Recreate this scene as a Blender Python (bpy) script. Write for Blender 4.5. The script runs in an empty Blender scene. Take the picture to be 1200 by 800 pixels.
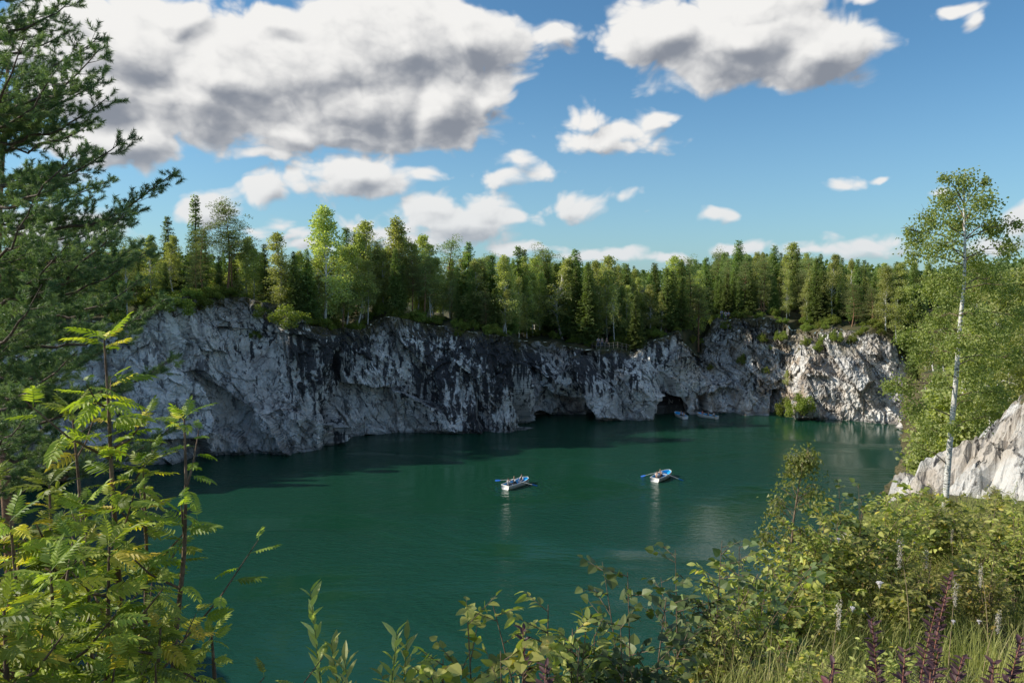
import bpy, math, random
import numpy as np
from mathutils import Vector
from mathutils.bvhtree import BVHTree
from mathutils.noise import noise as mnoise

SC = bpy.context.scene
COL = SC.collection
rng = np.random.default_rng(11)
random.seed(5)
PI = math.pi

# ------------------------------------------------------------ camera
FPX, HY, H = 870.0, 335.0, 23.0        # focal length in photo pixels, horizon row, eye height over the lake
PITCH = math.atan((400 - HY) / FPX)
cam_d = bpy.data.cameras.new('camera')
cam = bpy.data.objects.new('camera', cam_d)
COL.objects.link(cam)
cam_d.sensor_width = 36; cam_d.lens = 36 * FPX / 1200
cam_d.clip_start = 0.05; cam_d.clip_end = 6000
cam.location = (0, 0, H)
cam.rotation_euler = (PI / 2 - PITCH, 0, 0)
SC.camera = cam
SC.render.resolution_x = 1024; SC.render.resolution_y = 682
SC.view_settings.view_transform = 'Standard'
SC.view_settings.look = 'None'
SC.view_settings.exposure = 0
SC.cycles.max_bounces = 6
SC.cycles.transparent_max_bounces = 4

def ray(px, py):
    cx, cy = (px - 600) / FPX, (400 - py) / FPX
    return np.array([cx, math.cos(PITCH) + cy * math.sin(PITCH), -math.sin(PITCH) + cy * math.cos(PITCH)])
def on_z(px, py, z=0.0):
    d = ray(px, py); t = (z - H) / d[2]
    return np.array([0, 0, H]) + d * t
def at(px, py, Y):
    d = ray(px, py)
    return np.array([0, 0, H]) + d * (Y / d[1])
def proj(P):
    x, y, z = P[..., 0], P[..., 1], P[..., 2] - H
    f = y * math.cos(PITCH) - z * math.sin(PITCH)
    u = y * math.sin(PITCH) + z * math.cos(PITCH)
    f = np.where(f < 0.01, 0.01, f)
    return 600 + FPX * x / f, 400 - FPX * u / f

# ------------------------------------------------------------ numpy noise
def _hash(ix, iy, iz, seed):
    h = (ix * 374761393 + iy * 668265263 + iz * 2147483647 + seed * 974634777) & 0xFFFFFFFF
    h = ((h ^ (h >> 13)) * 1274126177) & 0xFFFFFFFF
    h = (h ^ (h >> 16)) & 0xFFFFFFFF
    return h / 4294967295.0
def vnoise(x, y, z, seed=0):
    xi, yi, zi = np.floor(x), np.floor(y), np.floor(z)
    xf, yf, zf = x - xi, y - yi, z - zi
    xi, yi, zi = xi.astype(np.int64), yi.astype(np.int64), zi.astype(np.int64)
    u = xf * xf * xf * (xf * (xf * 6 - 15) + 10); v = yf * yf * yf * (yf * (yf * 6 - 15) + 10); w = zf * zf * zf * (zf * (zf * 6 - 15) + 10)
    r = 0
    for a in (0, 1):
        for b in (0, 1):
            for c in (0, 1):
                r = r + _hash(xi + a, yi + b, zi + c, seed) * (u if a else 1 - u) * (v if b else 1 - v) * (w if c else 1 - w)
    return r * 2 - 1
def fbm(x, y, z, seed=0, oct=4, gain=.5):
    r = 0; a = 1; t = 0
    for i in range(oct):
        r = r + a * vnoise(x, y, z, seed + i); t += a
        x, y, z, a = x * 2.03 + 5.1, y * 2.03 + 1.7, z * 2.03 + 9.2, a * gain
    return r / t
def facets(u, v, seed, tilt=.5):
    """blocky offset: every jittered cell is a tilted plane"""
    iu, iv = np.floor(u).astype(np.int64), np.floor(v).astype(np.int64)
    best = np.full(u.shape, 9.0); second = np.full(u.shape, 9.0); val = np.zeros(u.shape)
    z0 = np.zeros_like(iu)
    for a in (-1, 0, 1):
        for b in (-1, 0, 1):
            cu, cv = iu + a, iv + b
            ju = cu + .15 + .7 * _hash(cu, cv, z0, seed); jv = cv + .15 + .7 * _hash(cu, cv, z0, seed + 1)
            d = np.hypot(u - ju, v - jv)
            off = _hash(cu, cv, z0, seed + 2) * 2 - 1
            gu = (_hash(cu, cv, z0, seed + 3) * 2 - 1) * tilt; gv = (_hash(cu, cv, z0, seed + 4) * 2 - 1) * tilt
            vv = off + gu * (u - ju) * 2 + gv * (v - jv) * 2
            m = d < best
            second = np.where(m, best, np.minimum(second, d))
            val = np.where(m, vv, val); best = np.where(m, d, best)
    return val, second - best
def sstep(a, b, x):
    t = np.clip((x - a) / (b - a), 0, 1); return t * t * (3 - 2 * t)

# ------------------------------------------------------------ mesh helpers
def mesh_np(name, V, F, smooth=False, attrs=None):
    """V (n,3); F (m,k) array or list of such arrays"""
    if not isinstance(F, (list, tuple)): F = [F]
    me = bpy.data.meshes.new(name)
    V = np.asarray(V, dtype=np.float32)
    F = [np.asarray(f, dtype=np.int32) for f in F if len(f)]
    me.vertices.add(len(V)); me.vertices.foreach_set('co', V.ravel())
    idx = np.concatenate([f.ravel() for f in F])
    tot = np.concatenate([np.full(len(f), f.shape[1], dtype=np.int32) for f in F])
    st = np.concatenate([[0], np.cumsum(tot)[:-1]]).astype(np.int32)
    me.loops.add(len(idx)); me.loops.foreach_set('vertex_index', idx)
    me.polygons.add(len(tot)); me.polygons.foreach_set('loop_start', st); me.polygons.foreach_set('loop_total', tot)
    me.polygons.foreach_set('use_smooth', np.full(len(tot), smooth))
    me.update(calc_edges=True)
    for k, a in (attrs or {}).items():
        at_ = me.attributes.new(k, 'FLOAT', 'POINT'); at_.data.foreach_set('value', np.asarray(a, dtype=np.float32))
    return me
def link(name, me, mat=None, parent=None, loc=None):
    o = bpy.data.objects.new(name, me); COL.objects.link(o)
    if mat and me is not None and not me.materials:
        me.materials.append(mat)
    if parent: o.parent = parent
    if loc is not None: o.location = loc
    return o
def tag(o, label=None, cat=None, group=None, kind=None):
    if label: o['label'] = label
    if cat: o['category'] = cat
    if group: o['group'] = group
    if kind: o['kind'] = kind
    return o
def empty(name, loc=(0, 0, 0), rz=0):
    o = bpy.data.objects.new(name, None); COL.objects.link(o)
    o.empty_display_size = .1
    o.location = loc; o.rotation_euler = (0, 0, rz); return o
def copy_tree(o, parent=None):
    c = o.copy(); COL.objects.link(c)
    if parent: c.parent = parent
    for ch in list(o.children): copy_tree(ch, c)
    return c

class MB:
    """collects geometry in numpy and makes ONE mesh"""
    def __init__(s): s.V = []; s.F = []; s.R = []; s.n = 0
    def add(s, V, F, r=0.0):
        V = np.asarray(V, float)
        if not isinstance(F, (list, tuple)): F = [F]
        for f in F: s.F.append(np.asarray(f, dtype=np.int64) + s.n)
        s.V.append(V); s.R.append(np.broadcast_to(np.asarray(r, float), (len(V),)) if np.ndim(r) == 0 else r); s.n += len(V)
    def inst(s, tv, tf, pos, M, rnd=None):
        """place template tv (n,3), tf (m,k) at pos (N,3) with matrices M (N,3,3)"""
        N = len(pos)
        if N == 0: return
        P = np.einsum('nij,vj->nvi', M, tv) + pos[:, None, :]
        n = len(tv)
        for f in (tf if isinstance(tf, (list, tuple)) else [tf]):
            F = (np.asarray(f)[None] + (np.arange(N) * n)[:, None, None]).reshape(-1, np.asarray(f).shape[1])
            s.F.append(F + s.n)
        s.V.append(P.reshape(-1, 3))
        if rnd is None: rnd = rng.random(N)
        s.R.append(np.repeat(rnd, n)); s.n += N * n
    def tube(s, pts, rad, k=6, r=0.0):
        pts = np.asarray(pts, float); n = len(pts)
        rad = np.broadcast_to(np.asarray(rad, float), (n,))
        T = np.gradient(pts, axis=0); T /= np.linalg.norm(T, axis=1)[:, None] + 1e-9
        ref = np.array([0, 0, 1.0]) if abs(T[:, 2]).mean() < .8 else np.array([1.0, 0, 0])
        A = np.cross(T, ref); A /= np.linalg.norm(A, axis=1)[:, None] + 1e-9
        B = np.cross(T, A)
        a = np.arange(k) * 2 * PI / k
        V = pts[:, None] + rad[:, None, None] * (np.cos(a)[None, :, None] * A[:, None] + np.sin(a)[None, :, None] * B[:, None])
        i = np.arange(n - 1)[:, None] * k; j = np.arange(k)[None]; j2 = (j + 1) % k
        F = np.stack([i + j, i + j2, i + k + j2, i + k + j], -1).reshape(-1, 4)
        s.add(V.reshape(-1, 3), F, r)
    def box(s, c, size, rz=0, r=0.0):
        c = np.asarray(c, float); h = np.asarray(size, float) / 2
        v = np.array([[x, y, z] for x in (-1, 1) for y in (-1, 1) for z in (-1, 1)]) * h
        cs, sn = math.cos(rz), math.sin(rz)
        v = v @ np.array([[cs, sn, 0], [-sn, cs, 0], [0, 0, 1]])
        s.add(v + c, np.array([[0, 1, 3, 2], [4, 6, 7, 5], [0, 4, 5, 1], [2, 3, 7, 6], [0, 2, 6, 4], [1, 5, 7, 3]]), r)
    def mesh(s, name, smooth=False):
        g = {}
        for f in s.F: g.setdefault(f.shape[1], []).append(f)
        return mesh_np(name, np.concatenate(s.V), [np.concatenate(v) for v in g.values()], smooth, {'rnd': np.concatenate(s.R)})

def frames(d, up=None, roll=None):
    """matrices whose Y column points along d (N,3), Z column near up"""
    d = np.asarray(d, float); d = d / (np.linalg.norm(d, axis=1)[:, None] + 1e-9)
    if up is None: up = np.tile([0, 0, 1.0], (len(d), 1))
    x = np.cross(d, up); bad = np.linalg.norm(x, axis=1) < 1e-3; x[bad] = [1, 0, 0]
    x /= np.linalg.norm(x, axis=1)[:, None]
    z = np.cross(x, d)
    if roll is not None:
        c, s_ = np.cos(roll)[:, None], np.sin(roll)[:, None]
        x, z = x * c + z * s_, z * c - x * s_
    return np.stack([x, d, z], -1)
def rand_dirs(n):
    v = rng.normal(size=(n, 3)); return v / np.linalg.norm(v, axis=1)[:, None]

# ------------------------------------------------------------ materials
class NT:
    def __init__(s, nt): s.nt = nt
    def n(s, t, **kw):
        nd = s.nt.nodes.new(t)
        for k, v in kw.items():
            if k.startswith('i_'):
                key = k[2:]
                key = int(key) if key.isdigit() else key.replace('_', ' ')
                s.set(nd.inputs[key], v)
            else: setattr(nd, k, v)
        return nd
    def set(s, sock, v):
        if isinstance(v, bpy.types.NodeSocket): s.nt.links.new(v, sock)
        else: sock.default_value = v
    def m(s, op, a, b=None, c=None, clamp=False):
        nd = s.nt.nodes.new('ShaderNodeMath'); nd.operation = op; nd.use_clamp = clamp
        for i, v in enumerate((a, b, c)):
            if v is not None: s.set(nd.inputs[i], v)
        return nd.outputs[0]
    def vm(s, op, a, b=None, out=0):
        nd = s.nt.nodes.new('ShaderNodeVectorMath'); nd.operation = op
        s.set(nd.inputs[0], a)
        if b is not None:
            s.set(nd.inputs[3] if op == 'SCALE' else nd.inputs[1], b)
        return nd.outputs[out]
    def mix(s, f, a, b, mode='MIX'):
        nd = s.nt.nodes.new('ShaderNodeMix'); nd.data_type = 'RGBA'; nd.blend_type = mode
        s.set(nd.inputs[0], f)
        for k, v in ((6, a), (7, b)):
            s.set(nd.inputs[k], v if isinstance(v, bpy.types.NodeSocket) else tuple(v) + ((1,) if len(v) == 3 else ()))
        return nd.outputs[2]
    def ss(s, x, a, b, lo=0.0, hi=1.0):
        nd = s.nt.nodes.new('ShaderNodeMapRange'); nd.interpolation_type = 'SMOOTHSTEP'
        s.set(nd.inputs[0], x); s.set(nd.inputs[1], a); s.set(nd.inputs[2], b); s.set(nd.inputs[3], lo); s.set(nd.inputs[4], hi)
        return nd.outputs[0]
    def noise(s, vec, scale, detail=4, rough=.55, dist=0.0, out=0, dim='3D'):
        nd = s.nt.nodes.new('ShaderNodeTexNoise'); nd.noise_dimensions = dim
        s.set(nd.inputs['Vector'], vec); nd.inputs['Scale'].default_value = scale
        nd.inputs['Detail'].default_value = detail; nd.inputs['Roughness'].default_value = rough; nd.inputs['Distortion'].default_value = dist
        return nd.outputs[out]
    def mapv(s, vec, scale=(1, 1, 1), rot=(0, 0, 0), loc=(0, 0, 0)):
        nd = s.nt.nodes.new('ShaderNodeMapping'); s.set(nd.inputs[0], vec)
        nd.inputs['Scale'].default_value = scale; nd.inputs['Rotation'].default_value = rot; nd.inputs['Location'].default_value = loc
        return nd.outputs[0]
def new_mat(name):
    m = bpy.data.materials.new(name); m.use_nodes = True
    nt = m.node_tree; nt.nodes.clear()
    T = NT(nt); out = T.n('ShaderNodeOutputMaterial')
    return m, T, out
def coords(T): return T.n('ShaderNodeNewGeometry').outputs['Position']
def simple_mat(name, col, rough=.6, var=.15, scale=8.0, metallic=0.0, bump=0.0):
    m, T, out = new_mat(name)
    oc = T.n('ShaderNodeTexCoord').outputs['Object']
    nz = T.noise(oc, scale, 4)
    c = T.mix(T.ss(nz, .35, .65), [x * (1 - var) for x in col], [min(1, x * (1 + var)) for x in col])
    b = T.n('ShaderNodeBsdfPrincipled', i_Base_Color=c, i_Roughness=rough, i_Metallic=metallic)
    if bump:
        bp = T.n('ShaderNodeBump', i_Height=nz, i_Strength=bump, i_Distance=.02); T.set(b.inputs['Normal'], bp.outputs[0])
    T.set(out.inputs[0], b.outputs[0]); return m
def leaf_mat(name, dark, light, trans=.4, gloss=.25, tcol=None, yellow=None, yfrac=.08):
    """foliage: colour runs from dark to light with the per-leaf random value and per-plant random"""
    m, T, out = new_mat(name)
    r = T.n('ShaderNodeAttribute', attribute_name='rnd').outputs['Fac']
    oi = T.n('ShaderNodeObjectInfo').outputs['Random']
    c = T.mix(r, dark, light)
    if yellow is not None:
        c = T.mix(T.ss(r, 1 - yfrac, 1 - yfrac + .02), c, yellow)
    k = T.m('MULTIPLY_ADD', oi, .5, .75)
    c = T.vm('SCALE', c, k)
    hs = T.n('ShaderNodeHueSaturation', i_Color=c, i_Hue=T.m('MULTIPLY_ADD', oi, .03, .485)); c = hs.outputs[0]
    d = T.n('ShaderNodeBsdfPrincipled', i_Base_Color=c, i_Roughness=.5)
    d.inputs['Specular IOR Level'].default_value = gloss
    tc = T.mix(1.0, c, tcol if tcol else (1.6, 1.7, .55), 'MULTIPLY')
    t = T.n('ShaderNodeBsdfTranslucent', i_Color=tc)
    mx = T.n('ShaderNodeMixShader', i_0=trans, i_1=d.outputs[0], i_2=t.outputs[0])
    T.set(out.inputs[0], mx.outputs[0]); return m
def bark_mat(name, c1, c2, scale=(3, 3, 3), marks=None, lo=.4, hi=.6):
    m, T, out = new_mat(name)
    oc = T.n('ShaderNodeTexCoord').outputs['Object']
    nz = T.noise(T.mapv(oc, scale), 4, 5, .65)
    c = T.mix(T.ss(nz, lo, hi), c1, c2)
    if marks:
        n2 = T.noise(T.mapv(oc, (3, 3, 14)), 3, 3, .6)
        c = T.mix(T.ss(n2, .57, .62), c, marks)
    b = T.n('ShaderNodeBsdfPrincipled', i_Base_Color=c, i_Roughness=.85)
    bp = T.n('ShaderNodeBump', i_Height=nz, i_Strength=.5, i_Distance=.02); T.set(b.inputs['Normal'], bp.outputs[0])
    T.set(out.inputs[0], b.outputs[0]); return m

# ------------------------------------------------------------ sun and sky
SUN_EL, SUN_AZ = math.radians(32.5), math.radians(-89)     # azimuth from +Y, clockwise: the sun stands to the left, a little beyond
sdir = Vector((math.sin(SUN_AZ) * math.cos(SUN_EL), math.cos(SUN_AZ) * math.cos(SUN_EL), math.sin(SUN_EL)))
sl = bpy.data.lights.new('sun', 'SUN'); sl.energy = 5.0; sl.angle = math.radians(.5); sl.color = (1, .93, .80)
so = bpy.data.objects.new('sun', sl); COL.objects.link(so)
so.rotation_euler = (-sdir).to_track_quat('-Z', 'Y').to_euler(); so.location = (-60, 20, 80)

def make_world():
    w = bpy.data.worlds.new("World"); SC.world = w; w.use_nodes = True
    nt = w.node_tree; nt.nodes.clear(); T = NT(nt)
    out = T.n('ShaderNodeOutputWorld')
    sky = T.n('ShaderNodeTexSky', sky_type='NISHITA', sun_disc=False)
    sky.sun_elevation = SUN_EL; sky.sun_rotation = SUN_AZ % (2 * PI)
    sky.altitude = 100; sky.air_density = 1.0; sky.dust_density = .6; sky.ozone_density = 2.0
    # cloud fields: (px, py, rx, ry) as seen in the photograph, turned into azimuth and elevation
    C = [(150, 60, 110, 70), (265, 95, 125, 70), (380, 85, 150, 75), (470, 55, 140, 75), (550, 45, 74, 46), (330, 25, 70, 26),
         (430, 120, 130, 62), (200, 20, 60, 30), (510, 125, 60, 60), (140, 165, 90, 34), (235, 115, 110, 60), (330, 155, 80, 28),
         (90, 20, 60, 30), (480, 165, 60, 22), (400, 150, 110, 30), (110, 110, 80, 50), (300, 180, 60, 12), (265, 240, 26, 12), (325, 262, 34, 14), (420, 262, 36, 10), (360, 290, 60, 10), (480, 285, 60, 9), (620, 290, 60, 8),
         (650, 38, 28, 24), (565, 112, 40, 26), (590, 60, 34, 26),
         (780, 42, 84, 44), (860, 50, 130, 58), (950, 62, 85, 44), (840, 90, 90, 24), (755, 66, 52, 22), (880, 12, 110, 30),
         (700, 160, 70, 24), (690, 138, 36, 22), (775, 137, 34, 14), (735, 170, 48, 14),
         (590, 205, 42, 17), (602, 187, 28, 20), (630, 203, 30, 15),
         (420, 207, 85, 28), (375, 195, 36, 20), (490, 210, 26, 18), (450, 225, 50, 14),
         (307, 222, 27, 24), (250, 245, 40, 26), (345, 275, 30, 16), (300, 270, 30, 12),
         (535, 262, 80, 28), (510, 245, 48, 24), (560, 245, 40, 22), (590, 258, 46, 16), (440, 275, 40, 12),
         (680, 242, 62, 14), (660, 236, 30, 18), (725, 234, 26, 12),
         (838, 255, 30, 8), (855, 257, 16, 9), (990, 216, 26, 10), (1035, 208, 16, 5), (1098, 228, 16, 6),
         (1010, 285, 62, 14), (1042, 280, 30, 15), (960, 292, 60, 10), (860, 290, 40, 8), (700, 298, 70, 9), (780, 300, 50, 8),
         (1148, 18, 16, 20), (1140, 5, 50, 10), (1200, 258, 26, 22), (1010, 3, 40, 10), (40, 60, 90, 30), (60, 210, 60, 20), (60, 270, 80, 26),
         (1165, 285, 60, 14)]
    g = bpy.data.node_groups.new('cloud_field', 'ShaderNodeTree')
    g.interface.new_socket('P', in_out='INPUT', socket_type='NodeSocketVector')
    g.interface.new_socket('D', in_out='OUTPUT', socket_type='NodeSocketFloat')
    g.interface.new_socket('B', in_out='OUTPUT', socket_type='NodeSocketFloat')
    G = NT(g); gi = G.n('NodeGroupInput'); go = G.n('NodeGroupOutput')
    P = gi.outputs[0]
    warp = G.vm('SUBTRACT', G.noise(P, 9, 2, .6, out=1, dim='2D'), (.5, .5, .5))
    Pw = G.vm('ADD', P, G.vm('SCALE', warp, .032))
    best = None
    for (px, py, rx, ry) in C:
        d = ray(px, py); az = math.atan2(d[0], d[1]); el = math.asin(d[2] / np.linalg.norm(d))
        d2 = ray(px + rx, py); az2 = math.atan2(d2[0], d2[1]); d3 = ray(px, py - ry); el2 = math.asin(d3[2] / np.linalg.norm(d3))
        ra, re = (az2 - az) * 1.28, (el2 - el) * 1.25
        nd = g.nodes.new('ShaderNodeVectorMath'); nd.operation = 'MULTIPLY_ADD'
        G.set(nd.inputs[0], Pw); nd.inputs[1].default_value = (1 / ra, 1 / re, 0); nd.inputs[2].default_value = (-az / ra, -el / re, 0)
        L = G.vm('LENGTH', nd.outputs[0], out=1)
        kk = min(1.6, max(.62, ry / 28))
        v = G.m('MULTIPLY_ADD', L, -kk, kk)
        best = v if best is None else G.m('SMOOTH_MAX', best, v, .1)
    # clouds behind and beside the view: plain fractal cover
    far = G.m('GREATER_THAN', G.m('ABSOLUTE', G.n('ShaderNodeSeparateXYZ', i_0=P).outputs[0]), .72)
    oth = G.m('MULTIPLY_ADD', G.noise(P, 2.2, 2, .5, dim='2D'), 2.5, -1.25)
    best = G.m('MAXIMUM', best, G.m('MULTIPLY_ADD', far, 3.0, -3.0)) if False else G.m('MAXIMUM', best, G.m('SUBTRACT', G.m('MULTIPLY', far, G.m('ADD', oth, 2.0)), 2.0))
    Pn = G.mapv(P, (1, 1.5, 1))
    n1 = G.m('SUBTRACT', G.noise(Pn, 7, 6, .60, dim='2D'), .5)
    vor = G.n('ShaderNodeTexVoronoi', feature='F1', voronoi_dimensions='2D'); G.set(vor.inputs['Vector'], G.vm('ADD', Pn, G.vm('SCALE', warp, .08)))
    vor.inputs['Scale'].default_value = 17; vor.inputs['Detail'].default_value = 2.0; vor.inputs['Lacunarity'].default_value = 2.3
    n2 = G.m('SUBTRACT', .42, vor.outputs['Distance'])
    D = G.m('ADD', best, G.m('ADD', G.m('MULTIPLY', n1, .75), G.m('MULTIPLY', n2, .50)))
    G.set(go.inputs[0], D); G.set(go.inputs[1], best)
    tc = T.n('ShaderNodeTexCoord').outputs['Generated']
    dirn = T.vm('NORMALIZE', tc)
    sx = T.n('ShaderNodeSeparateXYZ', i_0=dirn)
    az = T.m('ARCTAN2', sx.outputs[0], sx.outputs[1]); el = T.m('ARCSINE', sx.outputs[2])
    Pv = T.n('ShaderNodeCombineXYZ', i_0=az, i_1=el, i_2=0.0).outputs[0]
    def field(p):
        nd = T.n('ShaderNodeGroup'); nd.node_tree = g; T.set(nd.inputs[0], p); return nd.outputs
    A = field(Pv); B = field(T.vm('ADD', Pv, (-.012, .016, 0)))
    micro = T.m('SUBTRACT', T.m('SUBTRACT', A[0], A[1]), T.m('SUBTRACT', B[0], B[1]))
    macro = T.m('SUBTRACT', A[1], B[1])
    alpha = T.ss(A[0], -.06, .34)
    thick = T.ss(T.m('MULTIPLY_ADD', A[1], .75, T.m('MULTIPLY', A[0], .25)), .05, 1.3)
    shade = T.m('ADD', T.m('MULTIPLY_ADD', micro, .62, .82), T.m('MULTIPLY_ADD', thick, -.50, T.m('MULTIPLY', macro, 1.9)))
    puff = T.n('ShaderNodeTexVoronoi', feature='F1', voronoi_dimensions='2D'); T.set(puff.inputs['Vector'], T.vm('ADD', T.mapv(Pv, (1, 1.4, 1)), T.vm('SCALE', T.noise(Pv, 22, 3, .6, out=1, dim='2D'), .03)))
    puff.inputs['Scale'].default_value = 34; puff.inputs['Detail'].default_value = 1.5
    shade = T.m('ADD', shade, T.m('MULTIPLY_ADD', puff.outputs['Distance'], -.34, .15))
    grey = T.mix(T.ss(shade, -.55, 1.02), (.25, .275, .325), (.90, .89, .87))
    skc = T.vm('SCALE', sky.outputs[0], .125)
    skc = T.mix(1.0, skc, (.58, .90, 1.04), 'MULTIPLY')
    haze = T.ss(el, .0, .30, .35, 0.0)
    skc = T.mix(haze, skc, (.40, .57, .74))
    cl = T.mix(T.ss(el, .0, .22, .45, 0.0), grey, (.55, .63, .70))
    fin = T.mix(T.m('MULTIPLY', alpha, T.ss(el, -.02, .03)), skc, cl)
    bg = T.n('ShaderNodeBackground', i_Color=fin, i_Strength=1.0)
    T.set(out.inputs[0], bg.outputs[0])
    w.cycles.sampling_method = 'NONE'
make_world()
# ------------------------------------------------------------ rock, soil and water materials
def rock_material(name, base_lo, base_hi, pale=(.86, .845, .81)):
    m, T, out = new_mat(name)
    P = coords(T)
    N = T.n('ShaderNodeNewGeometry').outputs['Normal']
    stain = T.n('ShaderNodeAttribute', attribute_name='stain').outputs['Fac']
    wm = T.n('ShaderNodeAttribute', attribute_name='warm').outputs['Fac']
    moss = T.n('ShaderNodeAttribute', attribute_name='moss').outputs['Fac']
    crev = T.n('ShaderNodeAttribute', attribute_name='crevice').outputs['Fac']
    nbig = T.noise(T.mapv(P, (.5, .5, .28), (0, .5, 0)), .30, 7, .60, .8)
    nmed = T.noise(T.mapv(P, (1, 1, .45), (0, .6, 0)), .50, 9, .66, 1.0)
    nstreak = T.noise(T.mapv(P, (1.0, 1.0, .10)), 1.3, 6, .62, .2)
    npatch = T.noise(T.mapv(P, (1, 1, .6)), .16, 5, .6, .4)
    nfine = T.noise(P, 6, 7, .7)
    c = T.mix(T.ss(nmed, .36, .60), base_lo, base_hi)
    c = T.mix(T.m('MULTIPLY', T.ss(nbig, .42, .53), .88), c, pale)           # pale marble
    c = T.mix(T.m('MULTIPLY', T.ss(T.noise(P, .5, 5, .6), .55, .68), .5), c, (.36, .33, .30))
    c = T.mix(T.m('MULTIPLY', T.ss(T.noise(P, .35, 5, .6), .44, .60), wm), c, (.40, .31, .22))
    c = T.mix(T.m('MULTIPLY', T.ss(nfine, .50, .66), T.m('MULTIPLY', wm, .8)), c, (.66, .56, .48))
    # dark runs of water and lichen, and shade painted deep in the caves
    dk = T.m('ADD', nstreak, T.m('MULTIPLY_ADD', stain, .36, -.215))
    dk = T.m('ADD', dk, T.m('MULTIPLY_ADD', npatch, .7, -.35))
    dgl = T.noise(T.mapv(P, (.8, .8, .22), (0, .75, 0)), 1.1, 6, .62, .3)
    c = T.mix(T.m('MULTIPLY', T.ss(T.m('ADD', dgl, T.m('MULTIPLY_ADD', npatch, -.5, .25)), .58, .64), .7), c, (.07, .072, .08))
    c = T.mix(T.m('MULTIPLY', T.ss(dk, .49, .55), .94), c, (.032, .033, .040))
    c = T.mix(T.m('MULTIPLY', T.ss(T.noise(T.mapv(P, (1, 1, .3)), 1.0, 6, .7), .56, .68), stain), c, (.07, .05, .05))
    # cracks
    v = T.n('ShaderNodeTexVoronoi', feature='DISTANCE_TO_EDGE')
    wv = T.vm('ADD', T.mapv(P, (1, 1, .5), (0, .5, 0)), T.vm('SCALE', T.noise(P, .9, 4, .6, out=1), 1.6))
    T.set(v.inputs['Vector'], wv); v.inputs['Scale'].default_value = .38
    crack = T.ss(v.outputs['Distance'], .0, .045, 1.0, 0.0)
    v2 = T.n('ShaderNodeTexVoronoi', feature='DISTANCE_TO_EDGE')
    T.set(v2.inputs['Vector'], wv); v2.inputs['Scale'].default_value = 2.1
    crack2 = T.ss(v2.outputs['Distance'], .0, .04, .3, 0.0)
    gate = T.ss(T.noise(P, .28, 4, .6), .46, .60)
    cr = T.m('MAXIMUM', T.m('MAXIMUM', T.m('MULTIPLY', crack, gate), T.m('MULTIPLY', crack2, T.m('SUBTRACT', 1.0, gate))), crev)
    c = T.mix(T.m('MULTIPLY', cr, .7), c, (.025, .025, .028))
    # grass, soil and moss on what faces up
    nzs = T.n('ShaderNodeSeparateXYZ', i_0=N).outputs[2]
    up = T.ss(nzs, .45, .8)
    gr = T.mix(T.ss(nfine, .4, .6), (.045, .055, .018), (.16, .12, .06))
    c = T.mix(T.m('MULTIPLY', T.m('MAXIMUM', T.m('MULTIPLY', up, .65), T.ss(T.m('ADD', moss, T.m('MULTIPLY_ADD', nmed, 1.2, -.6)), .35, .6)), T.ss(moss, .02, .3)), c, gr)
    # wet band at the waterline
    z = T.n('ShaderNodeSeparateXYZ', i_0=P).outputs[2]
    c = T.mix(T.m('MULTIPLY', T.ss(z, .15, .55, 1.0, 0.0), .55), c, (.06, .06, .055))
    b = T.n('ShaderNodeBsdfPrincipled', i_Base_Color=c, i_Roughness=.85)
    h = T.m('ADD', T.m('MULTIPLY', nmed, .5), T.m('ADD', T.m('MULTIPLY', nfine, .22), T.m('MULTIPLY', cr, -.35)))
    bp = T.n('ShaderNodeBump', i_Height=h, i_Strength=.8, i_Distance=T.m('MULTIPLY_ADD', wm, .45, .24)); T.set(b.inputs['Normal'], bp.outputs[0])
    T.set(out.inputs[0], b.outputs[0]); return m
M_ROCK = rock_material('marble_rock', (.32, .315, .31), (.68, .665, .64))

def ground_material():
    m, T, out = new_mat('forest_soil')
    P = coords(T)
    n1 = T.noise(P, .25, 6, .6); n2 = T.noise(P, 5, 6, .7)
    c = T.mix(T.ss(n1, .4, .6), (.035, .05, .014), (.10, .085, .035))
    c = T.mix(T.ss(n2, .5, .7), c, (.14, .11, .06))
    b = T.n('ShaderNodeBsdfPrincipled', i_Base_Color=c, i_Roughness=.95)
    bp = T.n('ShaderNodeBump', i_Height=n2, i_Strength=.8, i_Distance=.15); T.set(b.inputs['Normal'], bp.outputs[0])
    T.set(out.inputs[0], b.outputs[0]); return m
M_GROUND = ground_material()

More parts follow.
